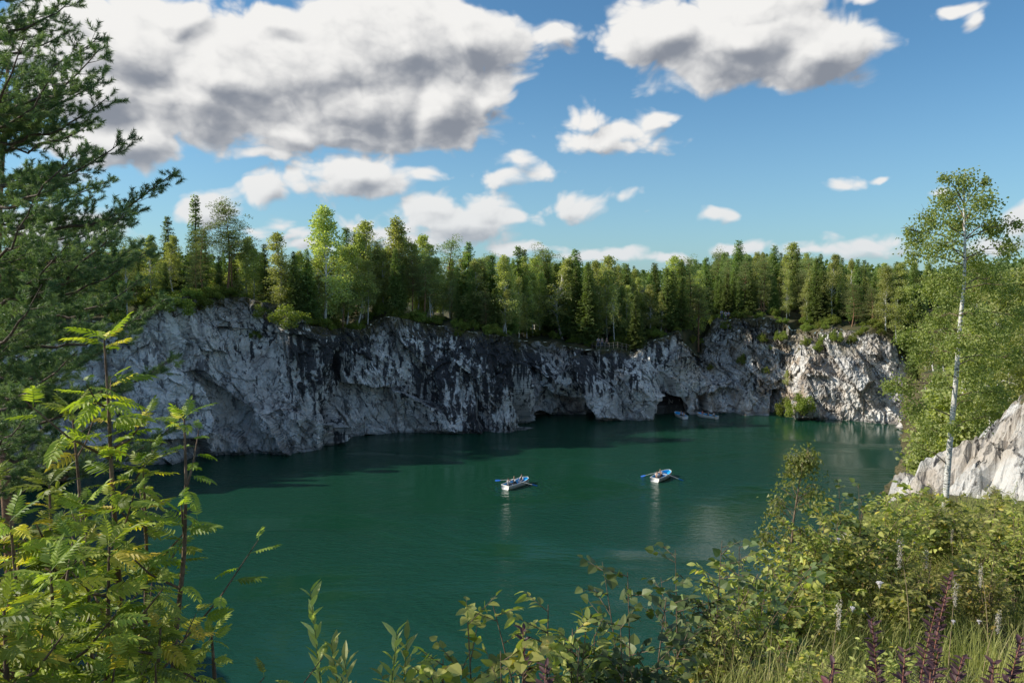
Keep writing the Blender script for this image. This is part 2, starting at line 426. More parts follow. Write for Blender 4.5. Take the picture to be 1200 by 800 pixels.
def water_material():
    m, T, out = new_mat('emerald_water')
    P = coords(T)
    patch = T.noise(T.mapv(P, (.6, 1.3, 1)), .05, 4, .6, .6)
    ruf = T.ss(patch, .40, .62, .2, 1.9)
    w1 = T.noise(T.mapv(P, (1, 1.9, 1), (0, 0, .35)), 1.1, 4, .55, .4)
    w2 = T.noise(T.mapv(P, (1, 2.2, 1), (0, 0, -.2)), 3.6, 3, .5, .2)
    h = T.m('MULTIPLY', T.m('ADD', T.m('MULTIPLY', w1, .16), T.m('MULTIPLY', w2, .06)), ruf)
    for bx, by in [on_z(606, 569)[:2], on_z(775, 561)[:2]]:      # rings and wash round the two rowing boats
        d = T.vm('DISTANCE', T.vm('ADD', P, T.vm('SCALE', T.noise(P, .8, 3, .6, out=1), 3.0)), (bx + 1.5, by + 1.5, 1.5), out=1)
        h = T.m('ADD', h, T.m('MULTIPLY', T.m('SINE', T.m('MULTIPLY', d, 5.5)), T.ss(d, 2.0, 6.5, .045, 0.0)))
    bp = T.n('ShaderNodeBump', i_Height=h, i_Strength=.55, i_Distance=1.0)
    c = T.mix(T.noise(P, .03, 3, .5), (.006, .044, .022), (.013, .070, .040))
    b = T.n('ShaderNodeBsdfPrincipled', i_Base_Color=c, i_Roughness=T.m('MULTIPLY_ADD', ruf, .08, .03), i_IOR=1.33, i_Normal=bp.outputs[0])
    T.set(out.inputs[0], b.outputs[0]); return m
M_WATER = water_material()

# ------------------------------------------------------------ the quarry: shore controls
# photo columns: px, waterline row, mid row, mid set-back, top row, top set-back, staining, warm
PXC = [(-150, 600, 480, 1.5, 372, 4, .18, .1), (-60, 586, 470, 1.5, 375, 4, .18, .1), (0, 575, 470, 1.5, 375, 4, .18, .1), (100, 558, 465, 1.5, 378, 4, .18, .1),
       (150, 549, 460, 1.5, 378, 4, .18, .1), (195, 544, 450, 1, 354, 4, .10, .1), (250, 532, 440, 1.5, 348, 4, .10, .15), (300, 530, 440, 1.5, 349, 4, .15, .1),
       (340, 532, 450, 1.5, 368, 3, .35, .1), (374, 528, 455, 1.5, 384, 3, .6, .1), (379, 524, 455, 1.5, 385, 3, .7, .1), (386, 515, 450, 1.5, 386, 3, .6, .1),
       (430, 510, 450, -1., 380, 3, .5, .05), (460, 508, 445, -1., 372, 3, .45, .05), (500, 506, 445, -.5, 379, 3, .6, .05), (560, 507, 450, .5, 388, 3, .8, .05),
       (598, 508, 455, 1, 396, 3, .85, .1), (607, 505, 455, 1, 399, 3, .8, .1), (613, 492, 450, -1.5, 400, 2, .4, .05), (640, 489, 450, -2., 402, 3, .45, .1),
       (665, 489, 450, -2, 406, 3, .45, .1), (694, 490, 450, -1, 410, 3, .5, .1), (700, 492, 450, 1, 411, 3.5, .3, .1), (725, 493, 440, 1.5, 413, 4, .45, .1), (745, 493, 440, 1.5, 413, 4, .55, .15),
       (762, 492, 440, 1, 405, 4, .5, .15), (778, 490, 440, 1, 396, 4, .4, .2), (795, 488, 440, .5, 389, 4, .35, .2), (808, 487, 445, 1.5, 405, 6, .5, .3), (822, 486, 448, 3, 418, 9, .4, .6),
       (840, 486, 446, 4, 376, 15, .25, .6), (860, 486, 446, 4, 371, 15, .25, .7), (880, 487, 440, 3.5, 373, 14, .4, .7), (905, 488, 445, 4.5, 376, 15, .3, .9), (925, 489, 445, 5, 384, 14, .3, 1.),
       (945, 490, 428, 2.5, 388, 10, .15, .8), (970, 491, 425, 2, 386, 9, .15, .6), (1000, 493, 425, 1.5, 388, 8, .15, .6), (1020, 495, 430, 3, 390, 6, 0, .5), (1035, 496, 440, 3, 394, 5, 0, .5),
       (1043, 497, 450, 1.5, 400, 4.5, .3, .4), (1062, 499, 470, 2, 435, 6, .5, .3)]
# the rest of the shore, mostly hidden by the near plants: base x, y, top x, y, z
WXC = [(61, 113, 67, 115, 10.5), (55, 102, 61, 103, 11.5), (46.5, 85, 53, 86, 12), (36, 66, 43, 66, 12), (27, 50, 34, 48, 12), (20, 38, 26, 35, 11.5), (13, 29, 17, 22, 12.5),
       (5, 23, 6, 12, 14.5), (-2, 21, -2, 8, 15.5), (-9, 22, -8, 9, 15), (-17, 27, -15, 14, 14.5), (-30, 36, -27, 25, 14), (-43, 48, -46, 42, 16), (-55, 62, -61, 60, 18.5)]
ctl = []
for (px, pb, pm, sm, pt, st, sn, wm) in PXC:
    B = on_z(px, pb); dist = B[1]
    M = at(px, pm, dist + sm); Tt = at(px, pt, dist + st)
    ctl.append(np.concatenate([B, M, Tt, [sn, wm, px]]))
for (bx, by, tx, ty, tz) in WXC:
    B = np.array([bx, by, 0.0]); Tt = np.array([tx, ty, tz]); M = B * .55 + Tt * .45; M[2] = tz * .55
    ctl.append(np.concatenate([B, M, Tt, [.9, .3, 2000]]))
ctl = np.array(ctl)
seg = np.linalg.norm(np.roll(ctl, -1, 0)[:, :2] - ctl[:, :2], axis=1)
cum = np.concatenate([[0], np.cumsum(seg)])
nvis = len(PXC)
s_list = []
for i in range(len(ctl)):
    step = .13 if 2 <= i < nvis - 1 else .7
    k = max(1, int(seg[i] / step)); s_list.append(cum[i] + seg[i] * np.arange(k) / k)
S = np.concatenate(s_list)
ctlc = np.vstack([ctl, ctl[:1]])
Cc = np.stack([np.interp(S, cum, ctlc[:, j]) for j in range(ctl.shape[1])], 1)
# light smoothing along the shore (about 1 m), weights on arc length
def smooth_cols(A, rad):
    out_ = A.copy()
    n = len(S)
    kmax = int(rad / .13)
    ks = np.arange(-kmax, kmax + 1, max(1, kmax // 6)); acc = np.zeros_like(A); wt = np.zeros(n)
    L = cum[-1]
    for k in ks:
        idx = (np.arange(n) + k) % n
        dd = np.abs(S[idx] - S); dd = np.minimum(dd, L - dd)
        w = np.clip(1 - dd / (rad * 1.05), 0, 1); acc += A[idx] * w[:, None]; wt += w
    return acc / wt[:, None]
Cs = smooth_cols(Cc, 1.0); Cs[:, 9:] = smooth_cols(Cc, 3.0)[:, 9:]
Bq, Mq, Tq = Cs[:, 0:3], Cs[:, 3:6], Cs[:, 6:9]
stain_q, warm_q = Cs[:, 9], Cs[:, 10]
tang = np.roll(Bq, -4, 0)[:, :2] - np.roll(Bq, 4, 0)[:, :2]; tang /= np.linalg.norm(tang, axis=1)[:, None]
nrm = np.stack([tang[:, 1], -tang[:, 0]], 1)            # towards the lake (shore runs left to right along the far side)
nrm = smooth_cols(nrm, 4.0); nrm /= np.linalg.norm(nrm, axis=1)[:, None]
v0 = -.08
vs = np.concatenate([[v0], np.linspace(0, 1, 150)])
nc, nr = len(S), len(vs)
V_ = vs[None, :, None]
def prof(v):
    w1 = np.clip(v / .55, v0 / .55, 1); w2 = np.clip((v - .55) / .45, 0, 1)
    P = Bq[:, None] + (Mq - Bq)[:, None] * w1
    return P + (Tq - Mq)[:, None] * w2
Pc = (prof(V_ - .04) + prof(V_) * 2 + prof(V_ + .04)) / 4
Pc[:, -1] = Tq
Pc[:, 0, 2] = -1.6
zz = Pc[..., 2]; ss = np.broadcast_to(S[:, None], zz.shape)
X, Y, Z = Pc[..., 0], Pc[..., 1], Pc[..., 2]
warpu = fbm(X * .15, Y * .15, Z * .15, 31, 3) * 1.8
warpv = fbm(X * .2, Y * .2, Z * .2, 35, 3) * 1.6
shear = .62
u0 = ss + zz * shear + warpu; v0_ = zz - ss * .10 + warpv
rough = .55 + .45 * np.clip(warm_q[:, None] * 1.6, 0, 1)
f1, e1 = facets(u0 / 6.0, v0_ / 10, 101, 1.0)
f2, e2 = facets(u0 / 2.3, v0_ / 4.6, 111, .8)
f3, e3 = facets((u0 + warpv * .5) / .85, v0_ / 1.7, 121, .8)
f4, e4 = facets((ss - zz * .3) / .33, (zz + ss * .2) / .6, 131, .8)
rid = 1 - np.abs(fbm(u0 * .35, v0_ * .07, Y * .05, 41, 4)) * 3
disp = fbm(X * .09, Y * .09, Z * .07, 51, 4) * 2.8 + f1 * 1.7 + f2 * .30 * (.1 + rough * 1.4) + f3 * .24 * (.25 + rough * 1.5) + f4 * .09 * (.2 + rough * 1.7) + rid * .35 * (1 - .5 * rough) \
    + fbm(X * 1.3, Y * 1.3, Z * 1.3, 61, 4) * .22 * rough
fade = sstep(0, .04, vs)[None, :] * .5 + .5
disp = disp * fade
# rubble steps on the brown slopes
stepz = warm_q[:, None] * np.clip(f2, -1, 1) * .35
# caves: openings pushed into the rock
qx, qy = proj(Pc)
def poly_sd(poly):
    poly = np.array(poly, float); x, y = qx, qy
    d = np.full(x.shape, 1e9); inside = np.zeros(x.shape, bool)
    n = len(poly)
    for i in range(n):
        a, b = poly[i], poly[(i + 1) % n]; ab = b - a
        t = np.clip(((x - a[0]) * ab[0] + (y - a[1]) * ab[1]) / (ab @ ab), 0, 1)
        d = np.minimum(d, np.hypot(x - a[0] - t * ab[0], y - a[1] - t * ab[1]))
        c = ((a[1] > y) != (b[1] > y)) & (x < (b[0] - a[0]) * (y - a[1]) / (b[1] - a[1] + 1e-12) + a[0])
        inside ^= c
    return np.where(inside, d, -d)
jit = fbm(X * .8, Y * .8, Z * .8, 71, 3) * 3
caves = [([(613, 530), (613, 490), (628, 470), (641, 453), (648, 461), (668, 466), (692, 466), (697, 476), (696, 530)], 3.4, 2.6),
         ([(682, 530), (683, 470), (691, 467), (697, 475), (696, 530)], 8.0, 2.0),
         ([(765, 530), (766, 474), (774, 464), (789, 461), (803, 466), (811, 478), (813, 530)], 12.0, 1.4),
         ([(816, 530), (822, 462), (845, 452), (868, 458), (872, 530)], 2.6, 6.0),
         ([(898, 530), (905, 458), (915, 455), (921, 470), (924, 530)], 4.0, 3.0)]
pvis = (Cs[:, 11] < 1500)[:, None]
push = np.zeros(disp.shape)
for poly, dep, soft in caves:
    sd = poly_sd(poly)
    push = np.maximum(push, dep * sstep(0, soft, np.where(pvis, sd + jit * .5, -9)))
Pd = Pc.copy()
Pd[..., 0] += push * .17; Pd[..., 1] += push * .98
Pd[..., 0] += nrm[:, None, 0] * disp; Pd[..., 1] += nrm[:, None, 1] * disp
Pd[..., 2] += stepz * sstep(.1, .3, vs)[None] + fbm(X * .3, Y * .3, Z * .3, 81, 3) * 1.0 * sstep(.5, 1, vs)[None]
Pd[:, 0, 2] = -1.6
edge_moss = sstep(.80, 1.0, vs)[None] * np.ones((nc, 1)) * .55
moss = np.maximum(edge_moss, np.clip(warm_q[:, None] * .5, 0, .42) * sstep(.5, .75, vs)[None])
moss = np.where((Cs[:, 11] > 1600)[:, None], .75, moss)
i = np.arange(nc)[:, None]; j = np.arange(nr - 1)[None]
i2 = (i + 1) % nc
Fq = np.stack([i * nr + j, i2 * nr + j, i2 * nr + j + 1, i * nr + j + 1], -1).reshape(-1, 4)
st_top = .8 * sstep(4.5, 8, push) + stain_q[:, None] + .25 * sstep(.45, .95, vs)[None] - .25 * sstep(.5, .1, vs)[None]  # deep cave walls coloured darker, painting in the shade inside
crev = np.clip(sstep(.035, 0, e2) * .8 + sstep(.02, 0, e1), 0, 1)
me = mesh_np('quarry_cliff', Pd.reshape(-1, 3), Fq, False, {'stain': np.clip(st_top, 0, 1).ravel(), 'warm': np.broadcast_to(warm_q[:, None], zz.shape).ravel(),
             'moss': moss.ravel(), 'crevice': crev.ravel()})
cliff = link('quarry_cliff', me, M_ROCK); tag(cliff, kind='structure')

# forest ground: the rim carried outward to the horizon
CEN = np.array([5.0, 75.0])
rim = Pd[::4, -1]; rad0 = rim[:, :2] - CEN; rl = np.linalg.norm(rad0, axis=1); rd = rad0 / rl[:, None]
rs = np.array([0, .5, 1.2, 2.2, 3.5, 5, 7, 10, 14, 19, 25, 32, 42, 55, 75, 100, 140, 200, 300, 450, 700, 1100, 1800, 3000])
ang = np.arctan2(rd[:, 0], rd[:, 1])                     # 0 = beyond, + = right
far_z = 19 + 3.0 * np.exp(-((ang - .35) / .5) ** 2)
near_side = sstep(2.0, 2.4, np.abs(ang))
far_z = far_z * (1 - near_side) + 19.5 * near_side
G = []
for r in rs:
    xy = rim[:, :2] + rd * r
    t = sstep(0, 70, np.full(len(rim), r))
    back = .25 * min(r, 6) * (1 - near_side) * .5
    z = rim[:, 2] * (1 - t) + far_z * t + back * (1 - t)
    if r > 0:
        z = z + (fbm(xy[:, 0] * .12, xy[:, 1] * .12, z * 0, 91, 3) * 1.2 + fbm(xy[:, 0] * .02, xy[:, 1] * .02, z * 0, 95, 3) * 3 * t) * min(1, r / 4) * (1 - .6 * near_side)
    z = z - 6 * sstep(700, 3000, r) 
    if r > 0: z = np.where((near_side > .5), z - min(r, 3) * .8, z)
    G.append(np.column_stack([xy, z]))
G = np.array(G).transpose(1, 0, 2)
nR, nC = len(rs), len(rim)
i = np.arange(nC)[:, None]; j = np.arange(nR - 1)[None]; i2 = (i + 1) % nC
Fg = np.stack([i * nR + j, i2 * nR + j, i2 * nR + j + 1, i * nR + j + 1], -1).reshape(-1, 4)
meg = mesh_np('ground', G.reshape(-1, 3), Fg, True)
ground = link('ground', meg, M_GROUND); tag(ground, kind='structure')
bvh_g = BVHTree.FromPolygons(G.reshape(-1, 3).tolist(), Fg.tolist())
def gz(x, y):
    hs = [b.ray_cast(Vector((x, y, 80)), Vector((0, 0, -1)))[0] for b in (bvh_g, bvh_c)]
    hs = [h.z for h in hs if h]
    return max(hs) if hs else None
bvh_c = BVHTree.FromPolygons(Pd[:, ::2].reshape(-1, 3).tolist(), (lambda n, m: np.stack([(np.arange(n)[:, None] * m + np.arange(m - 1)[None]), (((np.arange(n) + 1) % n)[:, None] * m + np.arange(m - 1)[None]),
        (((np.arange(n) + 1) % n)[:, None] * m + np.arange(m - 1)[None] + 1), (np.arange(n)[:, None] * m + np.arange(m - 1)[None] + 1)], -1).reshape(-1, 4).tolist())(nc, Pd[:, ::2].shape[1]))
def hit(px, py):
    """where the sight line of a photo pixel meets the terrain"""
    o = Vector((0, 0, H)); d = Vector(ray(px, py)).normalized()
    best = None
    for b in (bvh_g, bvh_c):
        h = b.ray_cast(o + d * 34, d)
        if h[0] and (best is None or (h[0] - o).length < (best - o).length): best = h[0]
    return best

# lake
a = np.linspace(0, 2 * PI, 97)[:-1]
wv = np.vstack([[[5, 75, 0]], np.column_stack([5 + 140 * np.cos(a), 75 + 120 * np.sin(a), 0 * a])])
k = np.arange(96)
# keep the water sheet inside the rock: clip by using the shoreline pushed outward by 20 m
shore = Bq[::6, :2]; sd_ = shore - CEN; sh2 = CEN + sd_ * (1 + 6 / np.linalg.norm(sd_, axis=1)[:, None])
wv = np.vstack([[[CEN[0], CEN[1], 0]], np.column_stack([sh2, np.zeros(len(sh2))])]); k = np.arange(len(sh2))
wf = np.column_stack([np.zeros(len(k), int), 1 + (k + 1) % len(k), 1 + k])
water = link('water', mesh_np('water', wv, wf, True), M_WATER); tag(water, kind='structure')
# ------------------------------------------------------------ forest trees
M_SPRUCE = leaf_mat('spruce_needles', (.095, .14, .045), (.31, .37, .13), .36, .2, (1.3, 1.6, .5))
M_BIRCH = leaf_mat('birch_leaves', (.23, .27, .10), (.58, .58, .26), .46, .3)
M_PINE = leaf_mat('pine_needles', (.13, .17, .075), (.36, .39, .17), .38, .2, (1.3, 1.5, .6))
M_BUSH = leaf_mat('bush_leaves', (.10, .15, .03), (.34, .38, .09), .40, .3)
M_DARKBARK = bark_mat('spruce_bark', (.07, .05, .04), (.15, .12, .09))
M_PINEBARK = bark_mat('pine_bark', (.20, .10, .05), (.33, .19, .11))
M_BIRCHBARK = bark_mat('birch_bark', (.62, .60, .56), (.74, .72, .68), (2, 2, 9), (.05, .045, .04))
QUAD = np.array([[0, 0, 0], [.5, .45, .1], [0, 1, 0], [-.5, .45, .1]]); QF = np.array([[0, 1, 2, 3]])

def spruce(h, R, seed, dens=1.0, gap=0.0):
    r0 = np.random.default_rng(seed); tr, fo = MB(), MB()
    zt = np.linspace(0, h, 9); tr.tube(np.column_stack([.05 * np.sin(zt), .04 * np.cos(zt * 1.3), zt]), np.linspace(.012 * h + .02, .01, 9), 6)
    P, D, L, W = [], [], [], []
    z = h * (.06 + gap)
    while z < h * .985:
        f = (z / h); prof = (1 - f) ** .85 * (1 - .35 * max(0, (.25 - f) / .25)); n = int(5 + 4 * prof)
        a0 = r0.random() * 6.3
        for k in range(n):
            if r0.random() < .1: continue
            a = a0 + k * 2 * PI / n + r0.normal() * .25; ln = R * prof * r0.uniform(.65, 1.12) + .12
            ns = max(3, int(ln / .13 * dens))
            t = np.linspace(.12, 1, ns)
            droop = -.28 * t * ln + .20 * t ** 2 * ln
            if f > .8: droop = .35 * t * ln
            c, s_ = math.cos(a), math.sin(a)
            base = np.column_stack([c * t * ln, s_ * t * ln, z + droop])
            for sd in (-1, 1, 0):
                w = (.20 + .30 * (1 - t) * ln * .7) * (1 if sd else .8)
                aa = a + sd * (.9 + .2 * r0.normal(size=ns))
                P.append(base + r0.normal(size=(ns, 3)) * np.array([.06, .06, .10])); D.append(np.column_stack([np.cos(aa), np.sin(aa), -.28 + .25 * r0.normal(size=ns)])); L.append(w * r0.uniform(.7, 1.3, ns)); W.append(np.full(ns, .13))
        z += (h * .014 + .09 * (1 - f) + .04) * r0.uniform(.5, 1.4)
    P, D, L, W = map(np.concatenate, (P, D, L, W))
    M = frames(D, roll=r0.normal(size=len(D)) * .5) * np.stack([W, L, L], 1)[:, None, :] * np.array([1.4, 1, 1])
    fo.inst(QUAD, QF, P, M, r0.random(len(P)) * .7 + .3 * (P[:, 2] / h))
    return tr.mesh('trunk'), fo.mesh('crown')

def leafy(h, seed, cr=.26, base=.22, leaf=.17, n=5200, droop=.25, clumps=70, lean=.0, top=1.0, trunkr=.0085, split=False):
    """open deciduous crown: limbs leave the stem, leaves gather in clumps round them"""
    r0 = np.random.default_rng(seed); tr, fo = MB(), MB()
    zt = np.linspace(0, 1, 10); wob = r0.normal(size=2) * .02 * h
    stem = np.column_stack([wob[0] * np.sin(zt * 3) + lean * h * zt ** 1.5, wob[1] * np.sin(zt * 4), zt * h * .97])
    tr.tube(stem, np.linspace(trunkr * h + .015, .012, 10), 7)
    CP, CR = [], []
    for k in range(clumps):
        f = base + (1 - base) * r0.random() ** .8
        g_ = (f - base) / (1 - base); prof = (g_ / .22) ** .5 if g_ < .22 else ((1.02 - g_) / .80) ** .75
        a = r0.random() * 6.3; rad = cr * h * .5 * prof * math.sqrt(r0.random()) * r0.uniform(.8, 1.25)
        s0 = np.array([np.interp(f * .86, zt, stem[:, q]) for q in range(3)])
        e = np.array([np.interp(f, zt, stem[:, q]) for q in range(3)]) + np.array([math.cos(a) * rad, math.sin(a) * rad, 0])
        mid = (s0 + e) / 2 + np.array([0, 0, .04 * h])
        if rad > .03 * h: tr.tube([s0, mid, e], [.0028 * h + .004, .002 * h, .004], 4)
        CP.append(e); CR.append(r0.uniform(.035, .075) * h * (.75 + .5 * prof))
    CP, CR = np.array(CP), np.array(CR)
    idx = r0.integers(0, len(CP), n)
    d = r0.normal(size=(n, 3)); d /= np.linalg.norm(d, axis=1)[:, None]
    rr = r0.random(n) ** .45
    P = CP[idx] + d * (rr * CR[idx])[:, None] * np.array([1, 1, .8]); P[:, 2] -= droop * CR[idx] * r0.random(n) * 1.6
    D = r0.normal(size=(n, 3)); D[:, 2] -= .9
    sc = leaf * r0.uniform(.7, 1.3, n)
    M = frames(D, roll=r0.random(n) * 6.3) * sc[:, None, None] * np.array([.85, 1, 1])
    cl = r0.random(len(CP))
    fo.inst(QUAD, QF, P, M, np.clip(cl[idx] * .5 + .5 * r0.random(n), 0, 1))
    return tr.mesh('trunk', True), fo.mesh('crown')

def pine(h, seed, n=5200, base=.45, R=.22, leafL=.2):
    r0 = np.random.default_rng(seed); tr, fo = MB(), MB()
    zt = np.linspace(0, 1, 10); wob = r0.normal(size=2) * .02 * h
    stem = np.column_stack([wob[0] * np.sin(zt * 4), wob[1] * np.sin(zt * 3), zt * h * .98])
    tr.tube(stem, np.linspace(.010 * h + .02, .015, 10), 7)
    CP, CS = [], []
    for k in range(34):
        f = base + (1 - base) * (k + r0.random()) / 34
        a = k * 2.4 + r0.normal() * .3
        ln = R * h * (1.0 - .75 * ((f - base) / (1 - base)) ** 1.6) * r0.uniform(.55, 1.1)
        s0 = np.array([np.interp(f, zt, stem[:, q]) for q in range(3)])
        e = s0 + np.array([math.cos(a) * ln, math.sin(a) * ln, .22 * ln]); mid = (s0 + e) / 2 - [0, 0, .05 * ln]
        tr.tube([s0, mid, e], [.004 * h, .003 * h, .006], 4)
        for q in range(4):
            t = .5 + .5 * q / 3
            CP.append(s0 * (1 - t) + e * t + r0.normal(size=3) * .03 * h); CS.append(r0.uniform(.035, .06) * h)
    CP, CS = np.array(CP), np.array(CS); idx = r0.integers(0, len(CP), n)
    d = r0.normal(size=(n, 3)); d /= np.linalg.norm(d, axis=1)[:, None]
    P = CP[idx] + d * (CS[idx] * r0.random(n) ** .5)[:, None] * np.array([1.15, 1.15, .55])
    D = d + [0, 0, .6]
    M = frames(D, roll=r0.random(n) * 6.3) * (leafL * r0.uniform(.7, 1.3, n))[:, None, None] * np.array([.35, 1, 1])
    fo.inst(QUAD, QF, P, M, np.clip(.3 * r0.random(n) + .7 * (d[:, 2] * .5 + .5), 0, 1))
    return tr.mesh('trunk', True), fo.mesh('crown')

def bush(h, w, seed, leaf=.12, n=2600, clumps=26):
    r0 = np.random.default_rng(seed); tr, fo = MB(), MB()
    CP = []
    for k in range(clumps):
        a = r0.random() * 6.3; rr = math.sqrt(r0.random()) * w / 2; z = h * (.25 + .7 * r0.random()) * (1 - .45 * (rr / (w / 2)) ** 2)
        e = np.array([math.cos(a) * rr, math.sin(a) * rr, z]); CP.append(e)
        if k % 2 == 0: tr.tube([[0, 0, -.1], e * .55 + [0, 0, -.03 * h], e], [.02 * h, .012 * h, .005], 4)
    CP = np.array(CP); idx = r0.integers(0, len(CP), n)
    d = r0.normal(size=(n, 3)); d /= np.linalg.norm(d, axis=1)[:, None]
    P = CP[idx] + d * (r0.random(n) ** .4 * .17 * (h + w) / 2)[:, None]
    P[:, 2] = np.abs(P[:, 2])
    D = r0.normal(size=(n, 3)); M = frames(D, roll=r0.random(n) * 6.3) * (leaf * r0.uniform(.7, 1.3, n))[:, None, None]
    cl = r0.random(len(CP))
    fo.inst(QUAD, QF, P, M, np.clip(.45 * cl[idx] + .55 * r0.random(n), 0, 1))
    return tr.mesh('stem', True), fo.mesh('foliage')

def proto(kind, meshes, mats, parts=('trunk', 'crown')):
    return (kind, meshes, mats, parts)
REFH = 12.0
PROTO = {
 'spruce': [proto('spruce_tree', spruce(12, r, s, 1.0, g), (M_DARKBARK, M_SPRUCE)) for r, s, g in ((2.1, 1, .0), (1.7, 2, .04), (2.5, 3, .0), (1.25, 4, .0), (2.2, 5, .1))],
 'birch': [proto('birch_tree', leafy(12, s, c, b, clumps=q, n=nn), (M_BIRCHBARK, M_BIRCH)) for s, c, b, q, nn in ((11, .28, .15, 90, 6600), (12, .24, .2, 70, 5600), (13, .34, .22, 85, 6000), (14, .30, .15, 70, 5200), (15, .30, .35, 60, 4500), (16, .26, .12, 90, 6200))],
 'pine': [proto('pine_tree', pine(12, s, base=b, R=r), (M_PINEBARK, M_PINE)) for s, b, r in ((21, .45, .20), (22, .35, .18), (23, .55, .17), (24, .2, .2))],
 'bush': [proto('leafy_shrub', bush(2.0, 2.4, s), (M_DARKBARK, M_BUSH), ('stem', 'foliage')) for s in (31, 32, 33, 34)],
}
def plant(kind, x, y, z, h, label=None, group=None, idx=None, cat=None, wide=1.0, refh=None):
    arr = PROTO[kind]; k = idx if idx is not None else random.randrange(len(arr))
    name, (m1, m2), (a1, a2), (p1, p2) = arr[k]
    e = empty(name, (x, y, z - .15), random.random() * 6.28)
    ref = refh or (2.0 if kind == 'bush' else REFH)
    s = h / ref; w = s * wide
    e.scale = (w, w, s)
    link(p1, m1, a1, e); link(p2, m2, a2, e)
    tag(e, label, cat or {'spruce': 'spruce tree', 'birch': 'birch tree', 'pine': 'pine tree', 'bush': 'shrub'}.get(kind), group)
    return e
def plant_to(kind, px, ptop, Y, **kw):
    """a tree whose foot stands on the terrain at depth Y under photo column px and whose top reaches row ptop"""
    T_ = at(px, ptop, Y); g = gz(T_[0], T_[1])
    if g is None: return None
    h = max(1.0, T_[2] - g)
    return plant(kind, T_[0], T_[1], g, h, **kw)

# skyline of the photographed wood: column, row of the tree tops
SKYL = [(-300, 270), (-60, 270), (60, 262), (130, 262), (180, 258), (228, 262), (265, 262), (310, 285), (340, 285), (370, 275), (400, 275), (430, 268), (470, 268), (520, 292), (560, 294), (600, 298), (640, 296), (680, 300),
        (720, 306), (760, 306), (790, 300), (830, 298), (865, 288), (910, 292), (940, 290), (990, 300), (1030, 303), (1060, 309), (1120, 300), (1200, 290), (1500, 280)]
skx, sky_ = zip(*SKYL)
def skyline(px): return float(np.interp(px, skx, sky_))
def rim_at(px):
    """depth and height of the cliff rim under a photo column"""
    q = int(np.argmin(np.abs(rqx - px) + 1000 * (rimv[:, 1] < 60))); return rimv[q]
rimv = Pd[:, -1]; rqx, _ = proj(rimv)
